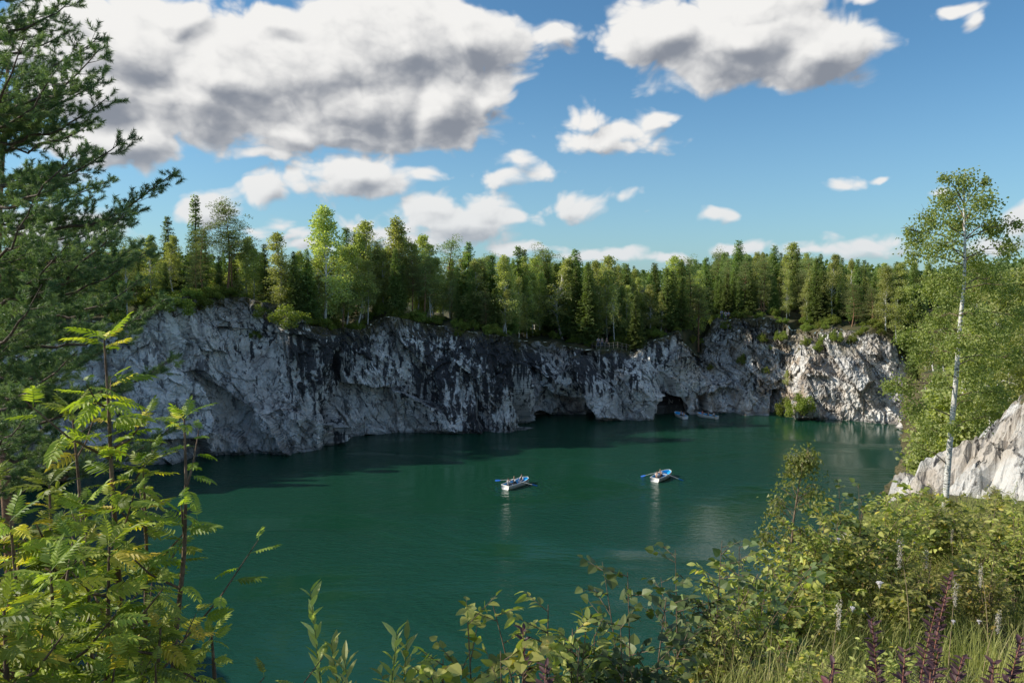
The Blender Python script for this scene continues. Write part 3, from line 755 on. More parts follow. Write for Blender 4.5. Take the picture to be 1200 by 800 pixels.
# single trees that stand out, left to right: kind, column, top row, metres behind the rim, prototype, label
HERO = [
 ('pine', 128, 256, 6, 1, 'pine with a thin crown just right of the overhanging near pine bough'),
 ('spruce', 196, 252, 12, 0, 'bushy dark spruce left of the tall thin spruce above the left cliff'),
 ('spruce', 228, 226, 9, 3, 'tallest and thinnest spruce, a dark spire above the left cliff'),
 ('pine', 263, 236, 3.0, 0, 'lone pine with a bare reddish trunk and high crown at the left cliff edge'),
 ('birch', 290, 275, 4, 3, 'pale slender birch between the lone pine and the cliff bend'),
 ('birch', 325, 268, 2.0, 0, 'pale full birch hanging over the edge where the left cliff bends down'),
 ('birch', 378, 237, 4, 3, 'tall birch with a feathery narrow crown rising against the blue sky'),
 ('spruce', 405, 264, 6, 1, 'dark narrow spruce right of the tall feathery birch'),
 ('birch', 428, 254, 5, 0, 'broad pale green birch left of the highest top above the middle cliff'),
 ('birch', 465, 249, 7, 5, 'highest birch above the middle cliff with a ragged double top'),
 ('birch', 442, 285, 3, 1, 'short birch in front of the highest birch above the middle cliff'),
 ('birch', 498, 272, 6, 2, 'round topped birch right of the highest birch'),
 ('pine', 528, 278, 8, 3, 'pine with a blunt top beside a dark spruce above the middle cliff'),
 ('spruce', 549, 282, 6, 0, 'dark pointed spruce near the middle of the wood edge'),
 ('birch', 557, 300, 4, 1, 'thin white stemmed birch in front of the dark pointed spruce'),
 ('spruce', 577, 297, 8, 1, 'small dark spruce spire between two birches'),
 ('birch', 590, 296, 4, 3, 'pale birch with twin white stems near the middle of the wood edge'),
 ('spruce', 607, 287, 6, 0, 'dark spruce with a sharp top over the left part of the first cave'),
 ('spruce', 614, 290, 9, 1, 'dark spruce standing right behind the sharp topped one'),
 ('pine', 638, 288, 10, 3, 'bushy topped pine above the first cave'),
 ('birch', 660, 300, 5, 2, 'rounded yellow green birch above the first cave'),
 ('spruce', 674, 290, 8, 2, 'broad spruce with a split top above the first cave'),
 ('spruce', 690, 315, 4, 2, 'broad sunlit spruce left of the viewing path'),
 ('birch', 712, 296, 12, 0, 'tall birch behind the viewing path'),
 ('spruce', 745, 345, 1.0, 0, 'small bright green spruce at the rim right of the viewing path'),
 ('birch', 728, 352, 6, 2, 'round low birch behind the railing of the viewing path'),
 ('spruce', 762, 320, 8, 0, 'dark spruce behind the small bright green spruce'),
 ('birch', 791, 296, 10, 0, 'tall birch over the second cave'),
 ('spruce', 782, 312, 5, 1, 'slender spruce left of the birch over the second cave'),
 ('pine', 820, 335, 1.0, 2, 'slender pine rooted on the rock right of the second cave'),
 ('spruce', 828, 300, 12, 1, 'narrow spruce behind the slender pine on the rock'),
 ('spruce', 866, 280, 18, 2, 'tallest broad spruce in the right part of the wood'),
 ('spruce', 852, 318, 5, 1, 'light green young spruce left of the visitors in pale shirts'),
 ('spruce', 866, 322, 4, 3, 'slim light green spruce just behind the visitors in pale shirts'),
 ('spruce', 880, 315, 5, 1, 'slim light green spruce right of the visitors in pale shirts'),
 ('birch', 931, 281, 14, 0, 'tall broad birch in the right part of the wood'),
 ('pine', 897, 305, 6, 3, 'full crowned pine above the brown rubble slope'),
 ('spruce', 908, 286, 16, 2, 'dark spruce between the two tallest trees of the right wood'),
 ('spruce', 965, 315, 6, 2, 'dark wide spruce above the right hand cliff'),
 ('pine', 1000, 330, 3, 3, 'low wide pine at the rim of the right hand cliff'),
 ('pine', 1022, 335, 4, 3, 'dull green pine beside the low wide pine on the right rim'),
 ('spruce', 1042, 322, 8, 2, 'dark spruce at the right end of the far rim'),
 ('birch', 1058, 332, 7, 0, 'pale green birch at the right end of the far rim'),
]
for kind, px, pt, back, idx, lab in HERO:
    r_ = rim_at(px)
    plant_to(kind, px, pt, r_[1] + back, label=lab, idx=idx, wide=1.35)
# the rest of the wood, placed row by row behind the rim
def fill(px0, px1, step, backs, where, jitter=.5, mixp=(.45, .42, .13), lo=-2, hi=38):
    px = px0
    while px < px1:
        for b in backs:
            r_ = rim_at(px); Y = r_[1] + b * random.uniform(.8, 1.2)
            p2 = px + random.uniform(-1, 1) * step * jitter
            kind = random.choices(['spruce', 'birch', 'pine'], mixp)[0]
            pt = skyline(p2) + random.uniform(lo, hi) + (10 if b < 4 else 0)
            nm = {'spruce': 'dark spruce', 'birch': 'pale green birch', 'pine': 'blue green pine'}[kind]
            plant_to(kind, p2, pt, Y, label=f'{nm} packed in the wood {where}', group=f'{nm.split()[-1]} trees of the wood {where}', wide=random.uniform(.95, 1.4))
        px += step * random.uniform(.7, 1.1)
fill(-60, 350, 17, (4, 10), 'on top of the left cliff', mixp=(.35, .45, .2), hi=50)
fill(345, 620, 12, (2.5, 6, 11), 'above the middle cliff', mixp=(.28, .60, .12), hi=34)
fill(615, 830, 12, (5, 10, 17), 'above the two caves', mixp=(.4, .5, .1))
fill(825, 1065, 12, (7, 14, 24), 'above the brown right hand rocks', mixp=(.38, .45, .17))
fill(560, 1065, 16, (32, 48), 'far back behind the rim trees', mixp=(.6, .3, .1), lo=0, hi=10)
# shrubs along the rim and on the ledges
def bushes(px0, px1, n, rows, hh, where, kind='bush'):
    for k in range(n):
        px = random.uniform(px0, px1)
        r_ = rim_at(px); T_ = at(px, 300, r_[1] + random.uniform(*rows)); g = gz(T_[0], T_[1])
        if g is None: continue
        plant(kind, T_[0], T_[1], g - .1, random.uniform(*hh), label=f'leafy green bush {where}', group=f'bushes {where}', wide=random.uniform(.9, 1.4))
bushes(130, 345, 34, (.6, 3.5), (.9, 2.2), 'along the rim of the left cliff')
bushes(325, 620, 46, (.5, 3), (.7, 2.2), 'along the rim of the middle cliff')
bushes(620, 830, 26, (1.5, 6), (.6, 2.0), 'along the rim above the caves')
bushes(830, 1060, 34, (.8, 6), (.7, 2.0), 'along the rim of the right hand rocks')
def on_cliff(px, py, h, label, kind='bush', idx=None, wide=1.0, group=None, cat=None):
    p = hit(px, py)
    if p is None: return
    return plant(kind, p.x, p.y, p.z - .1, h, label=label, idx=idx, wide=wide, group=group, cat=cat)
on_cliff(205, 368, 3.0, 'yellow green bush on the shoulder of the left cliff', wide=1.3)
on_cliff(232, 362, 2.4, 'bright bush right of the yellow green one on the left cliff', wide=1.3)
on_cliff(300, 395, 1.4, 'dark bush clinging halfway down the left cliff')
on_cliff(338, 383, 3.2, 'dark bushes spilling over the bend of the cliff rim', wide=1.3)
on_cliff(312, 372, 2.6, 'dark rounded bush left of the bend in the cliff rim')
on_cliff(538, 393, 1.8, 'small pale bush just below the rim of the middle cliff', wide=.7)
on_cliff(925, 486, 3.6, 'left bush of the green clump at the foot of the right cliff', wide=.95)
on_cliff(938, 486, 4.2, 'taller olive bush of the clump at the foot of the right cliff', wide=.95)
on_cliff(915, 488, 2.0, 'low bright bush at the waterline left of the green clump')
on_cliff(922, 452, 3.2, 'young birch on the ledge above the green clump', kind='birch', idx=3, wide=1.5)
for q, (px, py) in enumerate([(897, 436), (902, 410), (893, 400), (958, 412), (965, 404), (1000, 402), (1010, 392), (945, 405), (870, 425), (980, 400), (915, 398), (850, 385), (832, 432)]):
    on_cliff(px, py, random.uniform(1.0, 2.4), 'olive bush growing among the broken rocks of the right slope', wide=.8, group='bushes on the right rock slope')

# wooded right bank, between the far rim and the near birch
def bank(px, ptop, Y, kind, **kw):
    T_ = at(px, ptop, Y); g = gz(T_[0], T_[1])
    if g is None: return
    plant(kind, T_[0], T_[1], g, min(17, max(1.5, T_[2] - g)), **kw)
for k in range(150):
    px = random.uniform(1066, 1320); Y = random.uniform(44, 125)
    x = (px - 600) / FPX * Y
    if x < np.interp(Y, [35, 48, 66, 86, 103, 115], [26, 34, 43, 53, 61, 67]) + 1: continue
    kind = random.choices(['spruce', 'birch', 'pine'], (.35, .5, .15))[0]
    nm = {'spruce': 'dark spruce', 'birch': 'pale green birch', 'pine': 'blue green pine'}[kind]
    bank(px, np.interp(Y, [40, 70, 125], [375, 330, 306]) + random.uniform(-8, 30), Y, kind, label=nm + ' on the wooded right bank behind the near birch', group=nm.split()[-1] + ' trees of the right bank', wide=random.uniform(1, 1.3))
bank(1088, 478, 47, 'spruce', label='dull green spruce at the waterside left of the white birch trunk', idx=2, wide=1.3)
bank(1150, 330, 48, 'birch', label='pale drooping birch standing right behind the near birch', idx=5, wide=1.1)
bank(1185, 310, 52, 'birch', label='tall pale birch at the right picture edge above the rocks', idx=2, wide=1.1)
bank(1130, 400, 46, 'birch', label='lower pale birch behind the white trunk above the rocks', idx=0, wide=1.2)
bank(1105, 440, 46, 'birch', label='small birch over the water left of the white trunk', idx=5, wide=1.3)

# far forest, one mass that nobody could count, beyond the rim trees
def far_forest():
    r0 = np.random.default_rng(8); mb = MB(); n = 4200
    a = r0.uniform(-.85, .95, n); d = 185 + 900 * r0.random(n) ** 2.2; x = np.sin(a) * d; y = np.cos(a) * d
    for k in range(n):
        g = gz(float(x[k]), float(y[k]))
        if g is None: continue
        lod = 20 if d[k] > 300 else 44
        h = r0.uniform(8, 15); pxk = 600 + FPX * x[k] / y[k]; lim = skyline(pxk) + (10 if pxk > 600 else 34) + r0.uniform(0, 8)
        h = min(h, (at(pxk, lim, y[k])[2] - g) if abs(pxk) < 3000 else h)
        if h < 3: continue
        con = r0.random() < .55; m = lod
        u = r0.random(m) ** .8; aa = r0.random(m) * 6.3
        if con: rr = (1 - u) ** .8 * h * .17
        else: rr = np.sin(np.clip(u * .9 + .1, 0, 1) * PI) ** .6 * h * .2
        P = np.column_stack([x[k] + np.cos(aa) * rr, y[k] + np.sin(aa) * rr, g + h * (.15 + .85 * u)])
        D = r0.normal(size=(m, 3)); D[:, 2] -= .4 if con else 0; S2 = h * .11 * r0.uniform(.7, 1.3, m) * (1.25 if lod < 30 else 1)
        mb.inst(QUAD, QF, P, frames(D, roll=r0.random(m) * 6.3) * S2[:, None, None] * np.array([.9, 1, 1]), np.clip(.6 * r0.random() + .4 * r0.random(m), 0, 1) * (.7 if con else 1.0))
    o = link('distant_forest', mb.mesh('distant_forest'), M_FARF); tag(o, 'distant mixed forest on the rise behind the quarry', 'forest', kind='stuff')
M_FARF = leaf_mat('distant_foliage', (.07, .11, .035), (.24, .28, .10), .3, .1)
far_forest()

shore_t = [(1075, 505, 96), (1082, 515, 88), (1092, 500, 84), (1080, 530, 78), (1096, 520, 72), (1110, 500, 70), (1092, 545, 64), (1108, 530, 60), (1120, 500, 60), (1130, 520, 52), (1068, 470, 104), (1085, 450, 100), (1100, 430, 95), (1118, 450, 80), (1140, 440, 66), (1150, 480, 56), (1070, 430, 112), (1060, 452, 116)]
for k, (px, row, Y) in enumerate(shore_t):
    x = (px - 600) / FPX * Y + 2.5; g = gz(x, Y)
    if g is None: continue
    kind = ('birch', 'spruce', 'birch', 'birch')[k % 4]; h = random.uniform(5, 9) if kind != 'bush' else 3.5
    nm = {'birch': 'pale green birch', 'spruce': 'dark spruce', 'bush': 'leafy bush'}[kind]
    plant(kind, x, Y, g, h, label=nm + ' crowding the steep right shore of the lake', group=nm.split()[-1] + ' plants of the right shore', wide=1.35)

for k in range(22):
    px = random.uniform(1040, 1090); Y = random.uniform(128, 165)
    bank(px, random.uniform(304, 335), Y, random.choice(['spruce', 'birch', 'birch']), label='tree filling the wood where the far rim meets the right bank', group='trees where the far rim meets the right bank', wide=1.3, cat='tree')
# ------------------------------------------------------------ near slope on the camera's side
RIM = np.array([(-9, 2.4), (-5, 1.9), (-2.6, 1.8), (-.8, 2.2), (.5, 3.0), (1.5, 4.6), (3.0, 7.5), (5.6, 12.5), (9.5, 19), (13, 25), (17, 31)], float)
def rim_sd(x, y):
    """>0 past the edge, towards the lake"""
    x = np.asarray(x, float); y = np.asarray(y, float)
    yr = np.interp(x, RIM[:, 0], RIM[:, 1]); d = np.full(np.broadcast(x, y).shape, 1e9)
    for a, b in zip(RIM[:-1], RIM[1:]):
        ab = b - a; t = np.clip(((x - a[0]) * ab[0] + (y - a[1]) * ab[1]) / (ab @ ab), 0, 1)
        d = np.minimum(d, np.hypot(x - a[0] - t * ab[0], y - a[1] - t * ab[1]))
    return np.where(y > yr, d, -d)
def hn(x, y):
    x = np.asarray(x, float); y = np.asarray(y, float)
    sd = rim_sd(x, y)
    z = 21.45 - .22 * np.maximum(y, 0) - .02 * x
    z = z - 1.3 * np.where(sd > 4, sd, np.log1p(np.exp(np.clip(sd * 6, -30, 30))) / 6)
    z = z + fbm(x * .6, y * .6, x * 0, 201, 4) * .22
    return z
nx, ny = 150, 170
gx = np.linspace(-11, 26, nx)[:, None] * np.ones((1, ny)); gy = (-5 + 40 * np.linspace(0, 1, ny) ** 1.3)[None] * np.ones((nx, 1))
gzz = hn(gx, gy) + fbm(gx * 3, gy * 3, gx * 0, 211, 3) * .04
edge = np.maximum(np.maximum(sstep(-9, -11, gx), sstep(24, 26, gx)), np.maximum(sstep(-3, -5, gy), sstep(32, 35, gy)))
gzz = np.maximum(gzz - edge * 4, -1.5)
i = np.arange(nx - 1)[:, None]; j = np.arange(ny - 1)[None]
Fn = np.stack([i * ny + j, (i + 1) * ny + j, (i + 1) * ny + j + 1, i * ny + j + 1], -1).reshape(-1, 4)
nslope = link('slope', mesh_np('slope', np.stack([gx, gy, gzz], -1).reshape(-1, 3), Fn, True), M_GROUND); tag(nslope, kind='structure')

# pale rock slab on the right
nx, ny = 260, 240
gx = np.linspace(12.5, 36, nx)[:, None] * np.ones((1, ny)); gy = np.linspace(21, 42, ny)[None] * np.ones((nx, 1))
crest = 14.0 + (gx - 15.8) * .90 - .035 * np.maximum(gx - 20, 0) ** 2
cy_ = 29 + 2.2 * fbm(gx * .4, gx * 0, gx * 0, 223, 3)
z = crest - np.where(gy < cy_, .50 * (cy_ - gy), .75 * (gy - cy_)) + fbm(gx * .9, gy * .25, gx * 0, 224, 4) * 1.1
wu = fbm(gx * .3, gy * .3, gx * 0, 221, 3) * 1.2
ua, va = gx + .25 * gy + wu, gy - .18 * gx + wu * .5
fA, eA = facets(ua / 3.4, va / 1.0, 231, .9); fB, eB = facets(ua / 1.3, va / .38, 241, .9); fC, eC = facets(ua / .5, va / .16, 251, .8)
z = z + fA * .34 + fB * .15 + fC * .06 + fbm(gx * .3, gy * .3, gx * 0, 225, 5) * .7
ed = np.maximum(np.maximum(sstep(16.3, 13.8, gx), sstep(33, 36, gx)), np.maximum(sstep(23, 21, gy), sstep(38, 42, gy)))
z = z - ed * 6
i = np.arange(nx - 1)[:, None]; j = np.arange(ny - 1)[None]
Fn = np.stack([i * ny + j, (i + 1) * ny + j, (i + 1) * ny + j + 1, i * ny + j + 1], -1).reshape(-1, 4)
n_ = gx.size
ms = sstep(.1, .5, fbm(gx * .35, gy * .35, gx * 0, 227, 4)) * .5
slab = link('rock_slab', mesh_np('rock_slab', np.stack([gx, gy, z], -1).reshape(-1, 3), Fn, False,
        {'stain': np.full(n_, .12), 'warm': np.full(n_, .55), 'moss': (.25 + ms * 1.1).ravel(), 'crevice': (sstep(.05, 0, eB) * .6).ravel()}), rock_material('pale_slab', (.15, .14, .13), (.44, .42, .40), (.68, .66, .63)))
tag(slab, kind='structure')
bvh_s = BVHTree.FromPolygons(np.stack([gx, gy, z], -1).reshape(-1, 3).tolist(), Fn.tolist())

# ------------------------------------------------------------ near leaf templates (length 1 along +Y, face up +Z)
def leaf_tpl(w=.5, fold=.12, curl=.12, peak=.45):
    ys = np.array([.0, .22, .5, .78, 1.0]); ws = np.array([0, .82, 1.0, .62, 0]) * w / 2
    if peak < .4: ws = np.array([0, 1.0, .92, .5, 0]) * w / 2
    V = []
    for y, q in zip(ys, ws):
        zc = -curl * y * y
        V += [[-q, y, zc + fold * q * 2], [0, y, zc], [q, y, zc + fold * q * 2]]
    V = np.array(V); F = []
    for k in range(4):
        a = 3 * k
        F += [[a, a + 1, a + 4, a + 3], [a + 1, a + 2, a + 5, a + 4]]
    return V, np.array(F)
L_OVATE, L_OVATE_F = leaf_tpl(.62, .15, .15, .3)
L_ROUND, L_ROUND_F = leaf_tpl(.88, .10, .10, .3)
L_WILLOW, L_WILLOW_F = leaf_tpl(.26, .2, .2)
L_ELL, L_ELL_F = leaf_tpl(.42, .15, .2)
L_WILLOW2, L_WILLOW2_F = leaf_tpl(.30, .2, .12)
def diamond(w=.3, fold=.1):
    return np.array([[0, 0, 0], [-w / 2, .42, fold * w], [0, 1, -.08], [w / 2, .42, fold * w]]), np.array([[0, 3, 2, 1]])
def rowan_tpl(curve, npair=6):
    mb = MB(); r0 = np.random.default_rng(int(curve * 100))
    t = np.linspace(0, 1, 7); mb.tube(np.column_stack([0 * t, t, -curve * t * t]), np.linspace(.012, .005, 7), 3)
    dv = np.array([[0, 0, 0], [-.5, .18, .06], [-.46, .62, .04], [0, 1, -.1], [.46, .62, .04], [.5, .18, .06], [0, .4, -.02]]); dvf = np.array([[0, 6, 2, 1], [6, 3, 2, 2], [0, 5, 4, 6], [6, 4, 3, 3]])
    dvf4 = np.array([[0, 6, 2, 1], [0, 5, 4, 6]]); dvf3 = np.array([[6, 3, 2], [6, 4, 3]])
    P, M = [], []
    for k in range(npair):
        tt = .26 + .66 * k / (npair - 1); ln = .37 * (1 - .35 * abs(tt - .5) * 1.4)
        for sd in (-1, 1):
            a = sd * (1.05 - .28 * tt); d = np.array([math.sin(a), math.cos(a), -.18 - curve * tt + r0.normal() * .08])
            F = frames(np.array([d]), roll=np.array([sd * .25 + r0.normal() * .15]))[0] * np.array([.34 * ln, ln, ln])
            P.append([0, tt, -curve * tt * tt]); M.append(F)
    F = frames(np.array([[0, 1, -2 * curve]]))[0] * np.array([.34 * .34, .34, .34]); P.append([0, 1, -curve]); M.append(F)
    n0 = mb.n
    mb.inst(dv, [dvf4, dvf3], np.array(P, float), np.array(M))
    V = np.concatenate(mb.V); g = {}
    for f in mb.F: g.setdefault(f.shape[1], []).append(f)
    return V, [np.concatenate(v) for v in g.values()]
ROW = [rowan_tpl(.18), rowan_tpl(.38), rowan_tpl(.05, 7)]

M_ROWAN = leaf_mat('rowan_leaves', (.13, .19, .03), (.50, .55, .10), .42, .35, (1.35, 1.45, .4), (.68, .56, .08), .14)
M_ROWSTEM = bark_mat('rowan_bark', (.10, .06, .04), (.20, .13, .09), (6, 6, 6))
M_SHRUB = leaf_mat('shrub_leaves', (.15, .18, .04), (.58, .55, .17), .42, .4, (1.3, 1.5, .5), (.55, .42, .08), .05)
M_DKSHRUB = leaf_mat('dark_leaves', (.04, .07, .02), (.16, .20, .06), .28, .4)
M_ASPEN = leaf_mat('aspen_leaves', (.05, .085, .025), (.18, .23, .07), .28, .5)
M_WILLOW = leaf_mat('willow_leaves', (.26, .31, .08), (.66, .64, .30), .38, .5)
M_BURG = leaf_mat('burgundy_leaves', (.06, .03, .038), (.15, .08, .085), .18, .3, (1.2, .8, .8), (.22, .05, .06), .02)
M_GRASS = leaf_mat('grass_blades', (.17, .21, .045), (.58, .54, .20), .35, .3, (1.3, 1.4, .5), (.50, .42, .22), .18)
M_DRY = simple_mat('dry_stalk', (.36, .27, .16), .8)
M_FLUFF = simple_mat('pale_seed_heads', (.55, .50, .42), .9)
M_FLOWER = simple_mat('white_petals', (.75, .70, .70), .7)
M_TWIG = bark_mat('twig_bark', (.12, .08, .05), (.24, .17, .11), (8, 8, 8))
M_REDTWIG = bark_mat('red_twig', (.26, .10, .07), (.36, .17, .12), (8, 8, 8))
M_GRSTEM = simple_mat('green_stem', (.20, .22, .06), .6)

# ------------------------------------------------------------ rowan saplings, lower left
def rowan(path, Y, nleaf=46, L=.18, seed=0, top_tuft=True, label='', sides=7, gap=()):
    r0 = np.random.default_rng(seed)
    pts = [at(px, py, Y) for px, py in path]
    b = pts[-1].copy(); b[2] = min(b[2] - .3, float(hn(b[0], b[1])) - .1); pts.append(b)
    pts = np.array(pts)[::-1]                              # foot to top
    base = pts[0].copy()
    t0 = np.linspace(0, 1, len(pts)); t = np.linspace(0, 1, 26)
    P = np.column_stack([np.interp(t, t0, pts[:, q]) for q in range(3)]) - base
    Pk = P.copy(); Pk[1:-1] = (P[:-2] + 2 * P[1:-1] + P[2:]) / 4; P = Pk
    tr, fo = MB(), MB(); hgt = P[-1, 2]
    tr.tube(P, np.linspace(.016, .0035, 26), 6)
    LP, LD, LS = [], [], []
    def leaves_on(A, n, ln, lo=.0, spread=.9):
        m = len(A); tt = np.linspace(lo, 1, n)
        for k, u in enumerate(tt):
            if any(g0 < u < g1 for g0, g1 in gap) and A is P: continue
            p = np.array([np.interp(u, np.linspace(0, 1, m), A[:, q]) for q in range(3)])
            a = k * 2.4 + r0.normal() * .4; up = .12 + .5 * max(0, (u - .8) / .2) + r0.normal() * .22
            LP.append(p); LD.append([math.cos(a) * spread, math.sin(a) * spread, up]); LS.append(.98 * ln * r0.uniform(.75, 1.15) * (1 - .25 * (u > .93)))
    leaves_on(P, int(nleaf * (.62 if Y > 2.75 else .85)), L * .9, .3)
    for k in range(6 if top_tuft else 0):
        a = k * 1.05 + r0.random(); LP.append(P[-1] - [0, 0, .006 * k]); LD.append([math.cos(a), math.sin(a), 1.1 - .15 * k]); LS.append(L * r0.uniform(.6, .8))
    for k in range(sides):
        u = .34 + .5 * (k + r0.random()) / sides
        p = np.array([np.interp(u, t, P[:, q]) for q in range(3)]); a = k * 2.4 + r0.random()
        ln = r0.uniform(.25, .5) * (1.25 - u)
        e = p + np.array([math.cos(a) * ln, math.sin(a) * ln, ln * .9]); mid = (p + e) / 2 + [0, 0, -.03]
        B = np.array([p, mid, e]); tr.tube(B, [.006, .0045, .002], 4); leaves_on(B, 7, L * .85, .3)
    LP, LD, LS = np.array(LP), np.array(LD), np.array(LS)
    w = r0.integers(0, 3, len(LP))
    M = frames(LD, roll=r0.normal(size=len(LP)) * .35) * LS[:, None, None]
    for q in range(3):
        m = w == q; fo.inst(ROW[q][0], ROW[q][1], LP[m], M[m], np.clip(r0.random(m.sum()), 0, 1))
    e = empty('rowan_sapling', base); link('stem', tr.mesh('stem', True), M_ROWSTEM, e); link('foliage', fo.mesh('foliage'), M_ROWAN, e)
    tag(e, label, 'rowan sapling', 'rowan saplings at the lower left')
rowan([(122, 398), (127, 470), (131, 560), (140, 690), (150, 820)], 3.0, 34, .16, 1, label='tallest rowan sapling, its bare red stem tip standing before the cliff', gap=((.86, .90), (.925, .955)), sides=8)
rowan([(216, 490), (218, 560), (216, 650), (204, 760), (200, 880)], 2.9, 26, .13, 2, label='rightmost tall rowan sapling leaning out over the dark water', sides=4, gap=((.80, .93),))
rowan([(84, 478), (92, 560), (104, 700), (112, 880)], 3.3, 24, .14, 3, label='rowan sapling just left of the tallest one, half its height lower', sides=4, gap=((.86, .95),))
rowan([(168, 548), (172, 640), (170, 760), (160, 900)], 3.1, 28, .14, 4, label='leafy rowan sapling between the tallest and the rightmost one', sides=8)
rowan([(58, 568), (62, 700), (75, 900)], 2.7, 28, .14, 5, label='rowan sapling with a dark stem at the left', sides=8)
rowan([(12, 610), (24, 740), (30, 900)], 2.5, 30, .14, 6, label='dense rowan sapling cut by the left picture edge', sides=7)
rowan([(-25, 575), (-20, 740), (-14, 900)], 2.7, 30, .14, 7, label='rowan sapling outside the left edge reaching into the picture', sides=7)
rowan([(128, 640), (126, 760), (120, 920)], 2.35, 34, .14, 8, label='low rowan sapling in front of the foot of the tallest one', sides=8)
rowan([(60, 668), (64, 780), (70, 930)], 2.15, 34, .14, 9, label='low rowan sapling near the bottom left corner', sides=8)
rowan([(188, 735), (184, 800), (178, 930)], 2.4, 26, .12, 10, label='short rowan with a yellow brown top left of the small rightmost sapling', sides=5)
rowan([(248, 742), (252, 800), (250, 930)], 2.6, 22, .11, 11, label='small isolated rowan tuft at the bottom edge right of the others', sides=2)
rowan([(5, 715), (8, 800), (12, 930)], 1.95, 34, .13, 12, label='lowest rowan sapling in the bottom left corner', sides=8)
rowan([(100, 590), (104, 720), (108, 900)], 2.8, 30, .14, 14, label='rowan sapling whose crown fills the gap below the tallest stem', sides=9)

# ------------------------------------------------------------ near pine, upper left
def bottlebrush():
    r0 = np.random.default_rng(3); mb = MB(); n = 72
    t = r0.random(n) * .9 + .05; a = r0.random(n) * 6.3; P = np.column_stack([0 * t, t, 0 * t])
    D = np.column_stack([np.cos(a), np.full(n, .85), np.sin(a)])
    tv = np.array([[-.06, 0, 0], [.06, 0, 0], [0, 1, 0]]); mb.inst(tv, np.array([[0, 1, 2]]), P, frames(D, roll=r0.random(n) * 6.3) * (.42 * r0.uniform(.8, 1.2, n))[:, None, None])
    return np.concatenate(mb.V), np.concatenate(mb.F)
BB, BBF = bottlebrush()
M_NEEDLE = leaf_mat('near_pine_needles', (.08, .14, .06), (.28, .34, .15), .28, .4, (1.2, 1.4, .6))
def near_pine(base, top, ends, seed, label, shoot=.13, fillers=30, maxlen=3.0):
    """base, top: trunk foot and tip; ends: branch tips in world space"""
    r0 = np.random.default_rng(seed); base = np.array(base, float); top = np.array(top, float)
    root = empty('pine_tree', base); tr, fo = MB(), MB()
    tt = np.linspace(0, 1, 12); stem = base + (top - base) * tt[:, None] + np.column_stack([.12 * np.sin(tt * 7), .1 * np.cos(tt * 5), 0 * tt])
    tr.tube(stem - base, np.linspace(.17, .03, 12), 10)
    SP, SD, SS = [], [], []
    hgt = top[2] - base[2]
    E = [np.array(e) for e in ends]
    for k in range(fillers):
        f = r0.uniform(.25, 1.0); a = r0.random() * 6.3; ln = maxlen * (1.05 - f) ** .55 * r0.uniform(.5, 1)
        c = base + (top - base) * f; E.append(c + np.array([math.cos(a) * ln, math.sin(a) * ln, .2 * ln]))
    for e in E:
        dz = np.linalg.norm((e - base)[:2]); f0 = np.clip((e[2] - base[2] - .12 * dz) / hgt, .05, .98)
        s = base + (top - base) * f0; ln = np.linalg.norm(e - s)
        u = np.linspace(0, 1, 14); A = s + (e - s) * u[:, None]; A[:, 2] += -.16 * ln * np.sin(u * PI) * .8 + .05 * ln * u ** 4
        A += r0.normal(size=(14, 3)) * .012 * ln * np.sin(u * PI)[:, None]
        bm = MB(); bm.tube(A - base, np.linspace(.011 * ln + .010, .005, 14), 6)
        nb = max(5, int(ln * 6.5)); dirn = (e - s) / ln; side = np.cross(dirn, [0, 0, 1]); side /= np.linalg.norm(side)
        for q in range(nb):
            v = .22 + .78 * (q + r0.random() * .6) / nb; p = np.array([np.interp(v, u, A[:, z]) for z in range(3)])
            sl_ = (.16 + .30 * (1 - v) * ln) * r0.uniform(.6, 1.1); sg = 1 if q % 2 else -1
            d = side * sg * r0.uniform(.6, 1.0) + dirn * .8 + np.array([0, 0, r0.uniform(-.05, .55)]); d /= np.linalg.norm(d)
            ee = p + d * sl_; ee[2] += .06 * sl_
            bm.tube([p - base, (p + ee) / 2 - base - [0, 0, .03 * sl_], ee - base], [.006, .004, .003], 4)
            m = max(2, int(sl_ / .085))
            for z in range(m):
                w = (z + 1) / m; pp = p + (ee - p) * w
                for y in range(2 if z < m - 1 else 3):
                    dd = d + r0.normal(size=3) * .55 + [0, 0, .35]
                    SP.append(pp + r0.normal(size=3) * .02); SD.append(dd); SS.append(shoot * r0.uniform(.7, 1.25))
        SP.append(e.copy()); SD.append(dirn + [0, 0, .5]); SS.append(shoot * 1.2)
        link('branch', bm.mesh('branch', True), M_PINEBARK2, root)
    SP, SD, SS = np.array(SP) - base, np.array(SD), np.array(SS)
    fo.inst(BB, BBF, SP, frames(SD) * SS[:, None, None], r0.random(len(SP)))
    link('trunk', tr.mesh('trunk', True), M_PINEBARK, root); link('crown', fo.mesh('crown'), M_NEEDLE, root)
    tag(root, label, 'pine tree'); return root, len(SP)
M_PINEBARK2 = bark_mat('pine_twig_bark', (.09, .07, .06), (.20, .15, .12), (5, 5, 5))
Yp = 11.0
